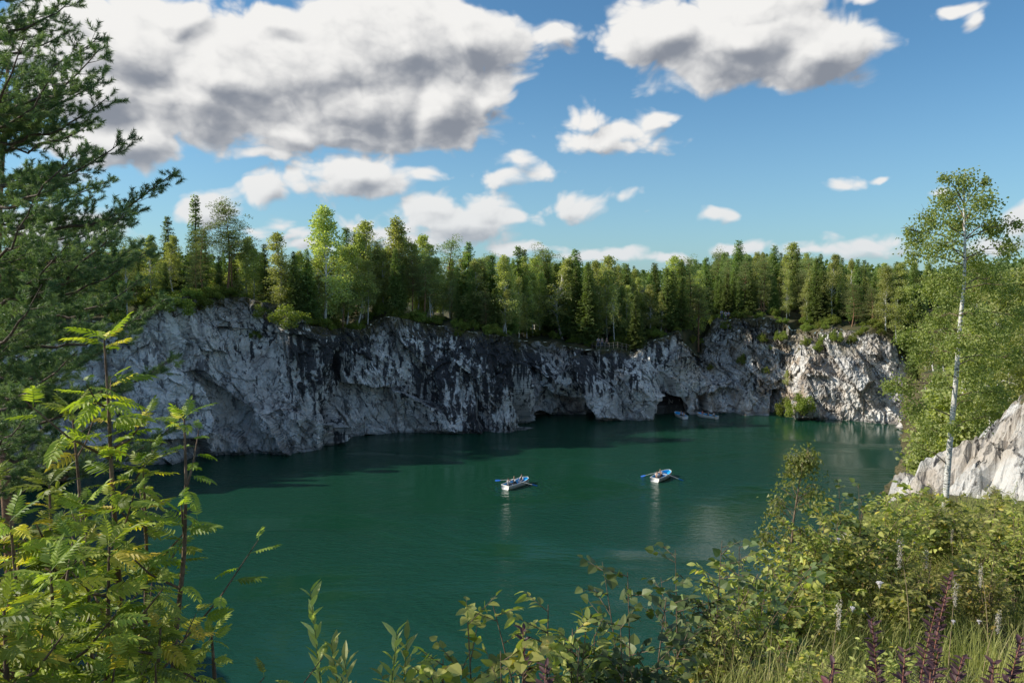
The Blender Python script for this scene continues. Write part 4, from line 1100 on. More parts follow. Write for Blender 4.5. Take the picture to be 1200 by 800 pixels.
ENDS = [(88, 5, 0), (82, 43, .6), (118, 52, 0), (118, 70, -.8), (122, 100, .3), (127, 124, 0), (108, 152, .8), (147, 174, 0), (204, 217, 0), (112, 236, .9), (148, 264, -.6), (177, 303, .4), (130, 292, -1),
        (112, 334, .8), (192, 362, 1.2), (150, 402, .2), (203, 430, .6), (140, 455, -.5), (212, 505, .5), (118, 500, -.8), (100, 545, .3), (60, 20, 1.2), (70, 90, -1.2), (60, 140, 1.4), (90, 190, -1),
        (60, 225, 1.5), (80, 300, -1.4), (60, 380, 1.2), (90, 425, -1.2), (50, 470, 1.0), (70, 520, 1.5), (40, -30, .5), (60, -45, -.5), (30, 60, -2), (40, 250, -2), (50, 350, -2), (30, 500, -1.8), (90, 345, 2.2), (100, 395, 2.4), (60, 430, 2.6)]
E = [at(a, b, Yp + c) for a, b, c in ENDS]
foot = at(-75, 700, Yp); foot[2] = max(gz(foot[0], foot[1]) or 14, 13.5); tip = at(-70, -130, Yp)
near_pine(foot, tip, E, 5, 'near pine with long dark boughs reaching in from the left picture edge', .145, 24, 2.6)
foot2 = at(-10, 560, 17); foot2[2] = (gz(foot2[0], foot2[1]) or 15) - .2; tip2 = at(5, 60, 17)
E2 = [at(a, b, 17 + c) for a, b, c in ((150, 250, 0), (130, 215, 1), (110, 180, -1), (170, 290, .5), (165, 335, -.5), (120, 380, 1), (60, 120, 0), (80, 160, 1), (100, 420, 0), (90, 470, 1), (140, 310, 2), (70, 330, -2), (40, 400, 1.5))]
near_pine(foot2, tip2, E2, 6, 'second pine, a little farther off, seen through the boughs of the near one', .17, 18, 2.6)

# ------------------------------------------------------------ near birch on the right
def near_birch():
    r0 = np.random.default_rng(9); Y = 22.0
    path = [(1107, 596), (1113, 520), (1120, 450), (1125, 380), (1130, 330), (1131, 280), (1129, 230), (1131, 202)]
    pts = np.array([at(a, b, Y) for a, b in path]); base = pts[0].copy(); base[2] = float(hn(base[0], base[1])) - .1
    pts[0] = base; P = pts - base
    t0 = np.linspace(0, 1, len(P)); t = np.linspace(0, 1, 22); S_ = np.column_stack([np.interp(t, t0, P[:, q]) for q in range(3)])
    S_[1:-1] = (S_[:-2] + 2 * S_[1:-1] + S_[2:]) / 4
    tr = MB(); tr.tube(S_, np.linspace(.092, .012, 22) , 10); root = empty('birch_tree', base)
    CL = [(1131, 212, 20, 0), (1112, 232, 24, .5), (1150, 234, 24, -.5), (1088, 258, 22, 0), (1125, 258, 28, .8), (1162, 262, 24, .3), (1180, 290, 20, 0), (1100, 288, 26, -.8), (1140, 300, 28, .9), (1074, 283, 18, .2),
          (1118, 328, 26, -.9), (1160, 328, 24, .6), (1090, 335, 22, .6), (1182, 335, 18, -.6), (1100, 372, 22, .9), (1145, 372, 22, -.9), (1060, 395, 17, 0), (1085, 392, 20, -.5), (1082, 415, 20, .4), (1172, 385, 20, .3),
          (1060, 450, 20, .2), (1042, 452, 15, -.2), (1072, 478, 20, .3), (1088, 505, 18, -.3), (1078, 525, 12, .2), (1150, 425, 22, .6), (1165, 462, 22, -.4), (1145, 490, 18, .7), (1110, 410, 20, 1), (1100, 445, 18, -1),
          (1130, 470, 18, .9), (1118, 500, 14, -.9), (1130, 345, 22, 1.2), (1125, 400, 22, -1.2), (1140, 440, 20, -.9), (1160, 400, 20, -1.1), (1110, 350, 20, 1.1), (1185, 420, 20, .2), (1190, 370, 18, .8), (1070, 300, 14, 0), (1065, 270, 10, 0), (1192, 262, 10, 0), (1108, 208, 10, 0), (1155, 212, 10, 0)]
    LP, LD, LR = [], [], []
    for (a, b, r, dy) in CL:
        c = at(a, b, Y + dy) - base; f = np.clip((c[2] - .9) / S_[-1, 2] * .93, .1, .97)
        s = np.array([np.interp(f, t, S_[:, q]) for q in range(3)]); bm = MB(); mid = (s + c) / 2 + [0, 0, .12]
        bm.tube([s, mid, c], [.022, .014, .006], 5); R = r * Y / FPX
        for k in range(7):
            d = r0.normal(size=3); d[2] = abs(d[2]) * .4; d = d / np.linalg.norm(d) * R * .95
            bm.tube([c * .7 + mid * .3, c + d * .5 + [0, 0, .05], c + d], [.007, .005, .002], 3)
        link('branch', bm.mesh('branch', True), M_TWIG, root)
        n = int(480 * (r / 20) ** 1.9); d = r0.normal(size=(n, 3)); d /= np.linalg.norm(d, axis=1)[:, None]
        p = c + d * (R * 1.12 * r0.random(n) ** .5)[:, None]; p[:, 2] -= r0.random(n) * R * .45
        # small sprays so the sky shows between them
        kc = c + r0.normal(size=(16, 3)) * R * .5; q = r0.integers(0, 16, n); p = .5 * p + .5 * (kc[q] + r0.normal(size=(n, 3)) * R * .17)
        LP.append(p); LR.append(np.clip(.5 * r0.random(16)[q] + .5 * r0.random(n), 0, 1))
    LP, LR = np.concatenate(LP), np.concatenate(LR); D = r0.normal(size=LP.shape); D[:, 2] -= .7
    fo = MB(); tv, tf = diamond(.75, .3); fo.inst(tv, tf, LP, frames(D, roll=r0.random(len(LP)) * 6.3) * (.08 * r0.uniform(.7, 1.25, len(LP)))[:, None, None], LR)
    link('trunk', tr.mesh('trunk', True), M_BIRCHBARK, root); link('crown', fo.mesh('crown'), M_NBIRCH, root)
    tag(root, 'slim near birch with a white leaning trunk beside the pale rock slab', 'birch tree')
M_NBIRCH = leaf_mat('near_birch_leaves', (.13, .18, .045), (.40, .43, .14), .40, .5)
near_birch()

# ------------------------------------------------------------ near shrubs, weeds and grass
def near_shrub(h, w, seed, tv, tf, leaf, nst=7, twigs=7, lpt=9, upright=.6, thick=.007):
    r0 = np.random.default_rng(seed); tr, fo = MB(), MB(); LP, LD, LS = [], [], []
    for s_ in range(nst):
        a = r0.random() * 6.3; rr = w / 2 * math.sqrt(r0.random()); hh = h * r0.uniform(.6, 1.0) if s_ else h
        if s_ == 0: rr *= .3
        e = np.array([math.cos(a) * rr, math.sin(a) * rr, hh]); m = np.array([e[0] * .35, e[1] * .35, hh * .55])
        u = np.linspace(0, 1, 8)[:, None]; A = (1 - u) ** 2 * 0 + 2 * u * (1 - u) * m + u * u * e; A[0] = [0, 0, -.05]
        tr.tube(A, np.linspace(thick, .002, 8), 4)
        for k in range(twigs):
            f = .25 + .75 * (k + r0.random()) / twigs; p = np.array([np.interp(f, u[:, 0], A[:, q]) for q in range(3)])
            a2 = r0.random() * 6.3; ln = h * .28 * (1.15 - f) + .05
            q_ = p + np.array([math.cos(a2) * ln, math.sin(a2) * ln, ln * upright]); tr.tube([p, q_], [.003, .0012], 3)
            for z in range(lpt):
                v = (z + 1) / lpt; LP.append(p + (q_ - p) * v); a3 = a2 + (1 if z % 2 else -1) * r0.uniform(.5, 1.3) * (z < lpt - 1)
                LD.append([math.cos(a3), math.sin(a3), r0.normal() * .45 + .15]); LS.append(leaf * r0.uniform(.55, 1.15))
    LP, LD, LS = np.array(LP), np.array(LD), np.array(LS)
    fo.inst(tv, tf, LP, frames(LD, roll=r0.normal(size=len(LP)) * .7) * LS[:, None, None], r0.random(len(LP)))
    return tr.mesh('stem', True), fo.mesh('foliage')
def weed(h, seed, tv, tf, leaf, n=26, wh=1, lo=.1, bend=.08, taper=.5, up=.5, head=None):
    r0 = np.random.default_rng(seed); tr, fo = MB(), MB(); LP, LD, LS = [], [], []
    a = r0.random() * 6.3; u = np.linspace(0, 1, 10); A = np.column_stack([bend * h * u ** 2 * math.cos(a), bend * h * u ** 2 * math.sin(a), h * u]); A[0, 2] = -.05
    tr.tube(A, np.linspace(.005, .0018, 10), 5)
    for k in range(n):
        f = lo + (1 - lo) * (k + .5) / n; p = np.array([np.interp(f, u, A[:, q]) for q in range(3)])
        for w_ in range(wh):
            b = k * 2.4 + w_ * 6.28 / wh + r0.normal() * .3; LP.append(p); LD.append([math.cos(b), math.sin(b), up + r0.normal() * .25 + f * .4]); LS.append(leaf * (1 - taper * f) * r0.uniform(.7, 1.15))
    LP, LD, LS = np.array(LP), np.array(LD), np.array(LS)
    fo.inst(tv, tf, LP, frames(LD, roll=r0.normal(size=len(LP)) * .4) * LS[:, None, None], r0.random(len(LP)))
    hd = None
    if head:
        hb = MB(); tip_ = A[-1]; n2 = 160
        if head == 'umbel':
            for k in range(26):
                b = k * 2.4; r_ = .016 * math.sqrt(k / 26); c = tip_ + [math.cos(b) * r_, math.sin(b) * r_, .02 - r_ * .2]; hb.tube([tip_ - [0, 0, .02], c], .0006, 3)
                q = r0.normal(size=(7, 3)) * .0025; hb.inst(np.array([[-.5, 0, 0], [0, .5, 0], [.5, 0, 0], [0, -.5, 0]]), QF, c + q, frames(rand_dirs(7)) * .006)
        else:
            z_ = r0.random(n2) ** .8; P_ = tip_ + np.column_stack([r0.normal(size=n2) * .012 * (1.1 - z_), r0.normal(size=n2) * .012 * (1.1 - z_), -z_ * .22 + .04])
            hb.inst(*diamond(.25), P_, frames(rand_dirs(n2)) * .022)
        hd = hb.mesh('seed_head')
    return tr.mesh('stem', True), fo.mesh('foliage'), hd
NEAR = {
 'broad': [('leafy_shrub', near_shrub(1.0, .8, s, L_OVATE, L_OVATE_F, .085), (M_TWIG, M_SHRUB)) for s in (41, 42, 43)],
 'small': [('leafy_shrub', near_shrub(1.0, .7, s, L_ELL, L_ELL_F, .062, 9, 9, 10), (M_TWIG, M_SHRUB)) for s in (44, 45, 46)],
 'dark': [('leafy_shrub', near_shrub(1.0, .9, s, L_OVATE, L_OVATE_F, .078, 8, 7, 9), (M_TWIG, M_DKSHRUB)) for s in (47, 48)],
 'willow': [('willow_shoot', weed(1.0, s, L_WILLOW, L_WILLOW_F, .085, 42, 1, .3, .1, .35, .9)[:2], (M_GRSTEM, M_WILLOW)) for s in (51, 52, 53)],
 'aspen': [('aspen_sapling', near_shrub(1.0, .3, s, L_ROUND, L_ROUND_F, .060, 2, 8, 4, .35, .006), (M_TWIG, M_ASPEN)) for s in (55, 56)],
 'burg': [('burgundy_weed', weed(1.0, s, L_ELL, L_ELL_F, .075, 40, 2, .25, .12, .5, .5)[:2], (M_REDTWIG, M_BURG)) for s in (57, 58, 59)],
 'weed': [('tall_weed', weed(1.0, s, L_ELL, L_ELL_F, .09, 30, 2, .05, .15, .55, .4)[:2], (M_GRSTEM, M_SHRUB)) for s in (61, 62, 63)],
 'round': [('round_leaved_shrub', near_shrub(1.0, .5, s, L_ROUND, L_ROUND_F, .055, 5, 6, 7, .8), (M_REDTWIG, M_SHRUB)) for s in (65, 66)],
 'bigleaf': [('broad_leaved_herb', near_shrub(.5, .5, s, L_ROUND, L_ROUND_F, .14, 5, 2, 2, .5, .005), (M_GRSTEM, M_SHRUB)) for s in (67, 68)],
}
HEADS = [weed(1.0, s, L_WILLOW, L_WILLOW_F, .07, 16, 1, .05, .12, .6, .6, hd) for s, hd in ((71, 'umbel'), (72, 'umbel'), (73, 'spike'), (74, 'spike'))]
def nplant(kind, px, Y, ptop=None, h=None, label=None, group=None, cat=None, wide=1.0, idx=None):
    x = at(px, 600, Y)[0]; g = float(hn(x, Y)); uniq = h is None
    if uniq: h = at(px, ptop, Y)[2] - g
    h = max(.15, h)
    if uniq:
        sd = int(px * 7 + Y * 100); nst = 2 if wide < .7 else 8; w = .75 * wide * min(h, 1.2)
        f = {'broad': lambda: (near_shrub(h, w, sd, L_OVATE, L_OVATE_F, .078, nst, int(6 * h) + 4, 8), (M_TWIG, M_SHRUB)),
             'small': lambda: (near_shrub(h, w, sd, L_ELL, L_ELL_F, .066, nst + 1, int(8 * h) + 4, 9), (M_TWIG, M_SHRUB)),
             'dark': lambda: (near_shrub(h, w, sd, L_OVATE, L_OVATE_F, .055, nst, int(7 * h) + 4, 9), (M_TWIG, M_DKSHRUB)),
             'round': lambda: (near_shrub(h, w, sd, L_ROUND, L_ROUND_F, .062, nst + 1, int(7 * h) + 3, 7, .8), (M_TWIG, M_SHRUB)),
             'aspen': lambda: (near_shrub(h, w * .8, sd, L_ROUND, L_ROUND_F, .060, 3, int(8 * h) + 3, 5, .4, .006), (M_TWIG, M_ASPEN)),
             'willow': lambda: (weed(h, sd, L_WILLOW2, L_WILLOW2_F, .12, int(40 * h), 1, .2, .07, .3, 1.0)[:2], (M_GRSTEM, M_WILLOW)),
             'weed': lambda: (weed(h, sd, L_ELL, L_ELL_F, .085, int(26 * h) + 6, 2, .05, .12, .5, .4)[:2], (M_GRSTEM, M_SHRUB)),
             'burg': lambda: (weed(h, sd, L_ELL, L_ELL_F, .075, int(26 * h) + 8, 3, .2, .10, .45, .45)[:2], (M_REDTWIG, M_BURG))}[kind]
        ms, mt = f(); name = NEAR[kind][0][0]; sw = s = 1.0
    else:
        arr = NEAR[kind]; name, ms, mt = arr[random.randrange(len(arr)) if idx is None else idx]
        ref = .5 if kind == 'bigleaf' else 1.0; s = h / ref; sw = min(s, 1.4) * wide
    e = empty(name, (x, Y, g - .03), random.random() * 6.28)
    e.scale = (sw, sw, s)
    link('stem', ms[0], mt[0], e); link('foliage', ms[1], mt[1], e)
    tag(e, label, cat or {'willow': 'willow shoot', 'aspen': 'aspen sapling', 'burg': 'weed', 'weed': 'weed', 'bigleaf': 'herb'}.get(kind, 'shrub'), group); return e
# bottom middle
for k, (px, top, Y, lab) in enumerate([(387, 690, 3.0, 'tallest willow shoot at the bottom left of centre'), (412, 735, 2.9, 'short willow shoot right beside the tallest one'), (437, 728, 3.0, 'willow shoot with upturned pale leaves second from the right of its group'),
        (457, 730, 3.1, 'rightmost shoot of the small willow group'), (372, 775, 2.8, 'lowest willow shoot at the left of its group'), (425, 765, 2.7, 'low willow shoot in front between two taller ones')]):
    nplant('willow', px, Y, top, label=lab, idx=k % 3, wide=.62)
for k, (kind, px, top, Y, lab) in enumerate([('round', 560, 705, 3.0, 'round leaved shrub at the bottom centre'), ('round', 520, 770, 2.9, 'low round leaved shrub left of the bottom centre one'), ('burg', 617, 712, 2.9, 'red stemmed burgundy weed right of the round leaved shrub'),
        ('small', 640, 695, 3.1, 'upright pale green shrub right of the red stemmed weed'), ('round', 590, 745, 2.8, 'low yellow leaved shrub under the red stemmed weed'), ('small', 668, 745, 3.0, 'small shrub between the centre group and the dark shrub'), ('burg', 633, 780, 2.5, 'low crimson weed at the bottom edge near the centre'), ('small', 500, 775, 3.0, 'leftmost tiny shrub of the bottom centre group')]):
    nplant(kind, px, Y, top, label=lab, wide=.62)
# silhouette of the right bank
SIL = [('dark', 700, 742, 3.2, 'dark low shrub at the left end of the overgrown bank', .8), ('aspen', 745, 665, 3.3, 'aspen sapling with dark round leaves against the water', 1.0), ('aspen', 762, 690, 3.4, 'shorter aspen sapling right of the dark leaved one', .9),
       ('dark', 735, 735, 3.1, 'dark shrub at the foot of the aspen sapling', .8), ('aspen', 800, 640, 4.4, 'leaning small tree with dark leaves, its left arm', 2.0), ('aspen', 838, 626, 4.5, 'leaning small tree with dark leaves, its high middle top', 1.9), ('aspen', 870, 640, 4.6, 'leaning small tree with dark leaves, its right arm', 1.6),
       ('dark', 850, 690, 4.4, 'dark shrub below the leaning small tree', 1.0), ('small', 885, 650, 5.0, 'twiggy shrub between the leaning tree and the birch sapling', 1.0), ('small', 945, 612, 6.2, 'bushy shrub just right of the birch sapling', 1.0), ('broad', 905, 660, 5.3, 'shrub at the foot of the birch sapling', 1.1),
       ('aspen', 992, 556, 7.2, 'dark leaved sprig topping the bank right of the birch sapling', 1.2), ('aspen', 1012, 566, 7.3, 'second dark leaved sprig topping the bank', 1.2), ('broad', 975, 600, 6.8, 'broad leaved shrub under the dark sprigs', 1.2), ('broad', 1005, 590, 7.0, 'large shrub below the two dark sprigs', 1.2),
       ('small', 1040, 580, 7.6, 'light green shrub left of the birch foot', 1.2), ('broad', 1062, 562, 8.4, 'tall shrub with a pointed top left of the birch foot', 1.0), ('broad', 1088, 580, 8.8, 'yellow green shrub hiding the birch foot', 1.1), ('small', 1125, 590, 8.8, 'shrub in front of the pale rock slab', 1.2), ('broad', 1160, 580, 8.0, 'bright shrub in front of the rock slab near the right edge', 1.1),
       ('small', 1195, 585, 7.2, 'shrub at the right picture edge under the rock slab', 1.2), ('weed', 1080, 575, 8.2, 'tall pointed weed beside the shrub hiding the birch foot', 1.0)]
for kind, px, top, Y, lab, wd in SIL: nplant(kind, px, Y, top, label=lab, wide=wd)
# birch sapling, tall pale, left of the bank top
r0 = np.random.default_rng(77)
sp = np.array([at(a, b, 6.4) for a, b in ((925, 668), (930, 610), (936, 570), (944, 536))]); b0 = sp[0].copy(); b0[2] = float(hn(b0[0], b0[1])) - .05
sb, sf = MB(), MB(); sb.tube(np.vstack([b0, sp]) - b0, [.014, .012, .009, .006, .002], 5)
CP = []
for k in range(60):
    f = r0.random() ** .8; c = np.array([np.interp(f, [0, .33, .66, 1], sp[:, q]) for q in range(3)]); w_ = .23 * (1 - f) ** .7 + .02; a = r0.random() * 6.3
    e = c + [math.cos(a) * w_, math.sin(a) * w_, .1]; sb.tube([c - b0, e - b0, e - b0 + [math.cos(a) * .05, math.sin(a) * .05, -.06]], [.003, .002, .001], 3); CP.append(e)
CP = np.array(CP); q = r0.integers(0, 60, 1500); P = CP[q] + r0.normal(size=(1500, 3)) * .045; P[:, 2] -= r0.random(1500) * .08
D = r0.normal(size=P.shape); D[:, 2] -= 1
sf.inst(*diamond(.7, .3), P - b0, frames(D, roll=r0.random(1500) * 6.3) * (.034 * r0.uniform(.7, 1.3, 1500))[:, None, None])
e = empty('birch_sapling', b0); link('stem', sb.mesh('stem', True), M_TWIG, e); link('foliage', sf.mesh('foliage'), M_WILLOW2, e) if False else link('foliage', sf.mesh('foliage'), M_NBIRCH, e)
tag(e, 'feathery pale birch sapling rising alone above the bank against the water', 'birch sapling')
# filling of the bank, back to front
def left_limit(Y): return float(np.interp(Y, [2.4, 3.2, 4.5, 6, 8, 10, 14, 21], [690, 735, 830, 900, 985, 1040, 1080, 1112]))
Y = 21.0; cnt = 0
while Y > 2.3:
    px = left_limit(Y)
    while px < 1260:
        kind = random.choices(['broad', 'small', 'dark', 'weed', 'bigleaf', 'round'], (.27, .27, .10, .22, .07, .07))[0]
        near_f = (Y < 4.2)
        h = random.uniform(.35, .85) * (1 if not near_f else .62)
        if kind == 'bigleaf': h = random.uniform(.25, .4)
        if px > 960 and Y < 6 and random.random() < .68: px += 50; continue
        nm = {'broad': 'broad leaved shrub', 'small': 'small leaved shrub', 'dark': 'dark leaved shrub', 'weed': 'upright green weed', 'bigleaf': 'low herb with large round leaves', 'round': 'round leaved shrub'}[kind]
        nplant(kind, px + random.uniform(-15, 15), Y + random.uniform(-.25, .25), h=h, label=nm + ' in the tangle on the near bank', group=nm + ' thicket of the bank', wide=random.uniform(.8, 1.2))
        cnt += 1; px += 34 * random.uniform(.7, 1.3) * (1 if Y > 4 else 1.4)
    Y *= .885
# burgundy weeds along the bottom right
for k, (px, top, Y) in enumerate([(950, 772, 2.7), (968, 755, 2.8), (1040, 700, 3.2), (1062, 745, 2.7), (1078, 690, 3.0), (1095, 650, 3.6), (1088, 730, 2.7), (1110, 742, 2.6), (1165, 742, 2.8), (1180, 720, 3.0), (1045, 775, 2.4), (1098, 770, 2.3)]):
    nplant('burg', px, Y, top + 14, label='burgundy leaved weed among the grass at the bottom right', group='burgundy weeds at the bottom right', wide=.8)
# flowering and seeding stalks
for k in range(16):
    Y = random.uniform(3.6, 8.5); px = random.uniform(left_limit(Y) + 10, 1220); x = at(px, 600, Y)[0]; g = float(hn(x, Y)); hd = HEADS[k % 4]
    e = empty('seeding_stalk' if k % 4 > 1 else 'flower_stalk', (x, Y, g - .02), random.random() * 6.3); s = random.uniform(.55, .95); e.scale = (s, s, s)
    link('stem', hd[0], M_DRY if k % 4 > 1 else M_GRSTEM, e); link('foliage', hd[1], M_SHRUB, e); link('seed_head' if k % 4 > 1 else 'flower', hd[2], M_FLUFF if k % 4 > 1 else M_FLOWER, e)
    if k % 4 > 1: tag(e, 'dry stalk with a pale fluffy seed head on the near bank', 'seeding stalk', 'dry seeding stalks on the bank')
    else: tag(e, 'thin stalk with a flat white flower head on the near bank', 'flower', 'white flowers on the bank')
# grass
r0 = np.random.default_rng(5); N = 68000
Yg = 2.0 + 22 * r0.random(N) ** 1.9; xl = np.interp(Yg, [2, 3.0, 4.6, 7.5, 12, 24], [-.2, .5, 1.45, 2.9, 5.3, 12.2]); xg = xl + r0.random(N) * (Yg * .80 + 1.6 - xl)
dens = fbm(xg * 1.4, Yg * 1.4, xg * 0, 301, 3); kp = dens > -.28; xg, Yg = xg[kp], Yg[kp]; N = len(xg)
zg = hn(xg, Yg); ln = r0.uniform(.20, .62, N) * (.8 + .5 * np.clip(dens[kp], -.2, .6)); a = r0.random(N) * 6.3; bend = r0.uniform(.2, .9, N)
wd = r0.uniform(.0022, .0045, N); fd = np.stack([np.cos(a), np.sin(a), 0 * a], 1); sdv = np.stack([-np.sin(a), np.cos(a), 0 * a], 1)
B0 = np.stack([xg, Yg, zg - .02], 1); V = []
for u in (0, .4, .75, 1.0):
    c = B0 + fd * (bend * ln * u ** 2 * .8)[:, None] + np.array([0, 0, 1]) * (ln * u * (1 - .35 * bend * u))[:, None]
    w = wd * (1 - u * .95)
    V += [c - sdv * w[:, None], c + sdv * w[:, None]]
V = np.stack(V, 1).reshape(-1, 3); o_ = (np.arange(N) * 8)[:, None, None]
Fg2 = (np.array([[0, 1, 3, 2], [2, 3, 5, 4], [4, 5, 7, 6]])[None] + o_).reshape(-1, 4)
grass = link('grass', mesh_np('grass', V, Fg2, False, {'rnd': np.repeat(np.clip(.5 * r0.random(N) + .6 * (dens[kp] + .3), 0, 1), 8)}), M_GRASS); tag(grass, kind='stuff', label='long yellow green grass growing on the near bank', cat='grass')

for k in range(16):
    x = random.uniform(17, 25); y = random.uniform(23.5, 28); h_ = bvh_s.ray_cast(Vector((x, y, 60)), Vector((0, 0, -1)))
    if h_[0]: 
        name, ms, mt = NEAR['small'][k % 3]; e = empty('leafy_shrub', (x, y, h_[0].z - .05), random.random() * 6.3); q = random.uniform(.35, .8); e.scale = (q * 1.3, q * 1.3, q)
        link('stem', ms[0], mt[0], e); link('foliage', ms[1], mt[1], e); tag(e, 'small shrub growing in a seam of the pale rock slab', 'shrub', 'shrubs in the seams of the rock slab')
# ------------------------------------------------------------ people
M_SKIN = simple_mat('skin', (.55, .34, .25), .6, .08)
M_HAIR = simple_mat('dark_hair', (.05, .035, .025), .8); M_HAIR2 = simple_mat('light_hair', (.35, .25, .15), .8)
def cloth(name, c): return simple_mat(name, c, .85, .12, 20)
M_WHITEC = cloth('white_cloth', (.75, .75, .76)); M_BLACKC = cloth('black_cloth', (.03, .03, .035)); M_REDC = cloth('red_cloth', (.60, .05, .03)); M_BLUEC = cloth('pale_blue_cloth', (.35, .45, .70)); M_GREYC = cloth('grey_cloth', (.25, .26, .28)); M_JEANS = cloth('denim', (.06, .09, .16))
def skin_mesh(name, pts, edges, rad, sub=1):
    me = bpy.data.meshes.new('tmp'); me.from_pydata([tuple(p) for p in pts], edges, []); o = bpy.data.objects.new('tmp', me); COL.objects.link(o)
    md = o.modifiers.new('s', 'SKIN'); md.use_smooth_shade = True
    for k, r in enumerate(rad):
        sv = me.skin_vertices[0].data[k]; sv.radius = (r, r) if not isinstance(r, tuple) else r; sv.use_root = (k == 0)
    ms = o.modifiers.new('u', 'SUBSURF'); ms.levels = sub; ms.render_levels = sub
    dg = bpy.context.evaluated_depsgraph_get(); dg.update()
    out = bpy.data.meshes.new_from_object(o.evaluated_get(dg)); out.name = name
    bpy.data.objects.remove(o); bpy.data.meshes.remove(me)
    for p in out.polygons: p.use_smooth = True
    return out
POSES = {}
def stand(arms='down'):
    J = {'pel': (0, 0, .95), 'waist': (0, 0, 1.1), 'chest': (0, 0, 1.32), 'neck': (0, .0, 1.49), 'jaw': (0, .015, 1.57), 'head': (0, .01, 1.66), 'top': (0, 0, 1.74)}
    for s, n in ((-1, 'L'), (1, 'R')):
        J['hip' + n] = (s * .10, 0, .90); J['kn' + n] = (s * .11, .02, .50); J['an' + n] = (s * .12, -.02, .09); J['to' + n] = (s * .14, .13, .04)
        J['sh' + n] = (s * .18, 0, 1.40); J['el' + n] = (s * .24, -.02, 1.12); J['wr' + n] = (s * .24, .08, .90); J['ha' + n] = (s * .24, .12, .80)
    return J
def sit(arms='knee', lean=0.0):
    J = {'pel': (0, 0, .08), 'waist': (0, .02 + lean * .3, .22), 'chest': (0, .03 + lean * .7, .44), 'neck': (0, .04 + lean, .61), 'jaw': (0, .055 + lean, .69), 'head': (0, .05 + lean, .78), 'top': (0, .04 + lean, .86)}
    for s, n in ((-1, 'L'), (1, 'R')):
        J['hip' + n] = (s * .10, .02, .06); J['kn' + n] = (s * .13, .43, .10); J['an' + n] = (s * .13, .50, -.30); J['to' + n] = (s * .14, .63, -.33)
        J['sh' + n] = (s * .18, .03 + lean * .9, .52)
        if arms == 'knee': J['el' + n] = (s * .24, .14 + lean, .30); J['wr' + n] = (s * .17, .34, .20); J['ha' + n] = (s * .15, .41, .17)
        else: J['el' + n] = (s * .26, .26 + lean, .40); J['wr' + n] = (s * .24, .46 + lean, .44); J['ha' + n] = (s * .22, .54 + lean, .45)
    return J
RAD = {'pel': .13, 'waist': .115, 'chest': .135, 'neck': .055, 'jaw': .068, 'head': .088, 'top': .06, 'hip': .09, 'kn': .058, 'an': .038, 'to': .032, 'sh': .06, 'el': .042, 'wr': .028, 'ha': .036}
CHAIN = [('pel', 'waist'), ('waist', 'chest'), ('chest', 'neck'), ('neck', 'jaw'), ('jaw', 'head'), ('head', 'top')] + [e for n in 'LR' for e in (('pel', 'hip' + n), ('hip' + n, 'kn' + n), ('kn' + n, 'an' + n), ('an' + n, 'to' + n), ('chest', 'sh' + n), ('sh' + n, 'el' + n), ('el' + n, 'wr' + n), ('wr' + n, 'ha' + n))]
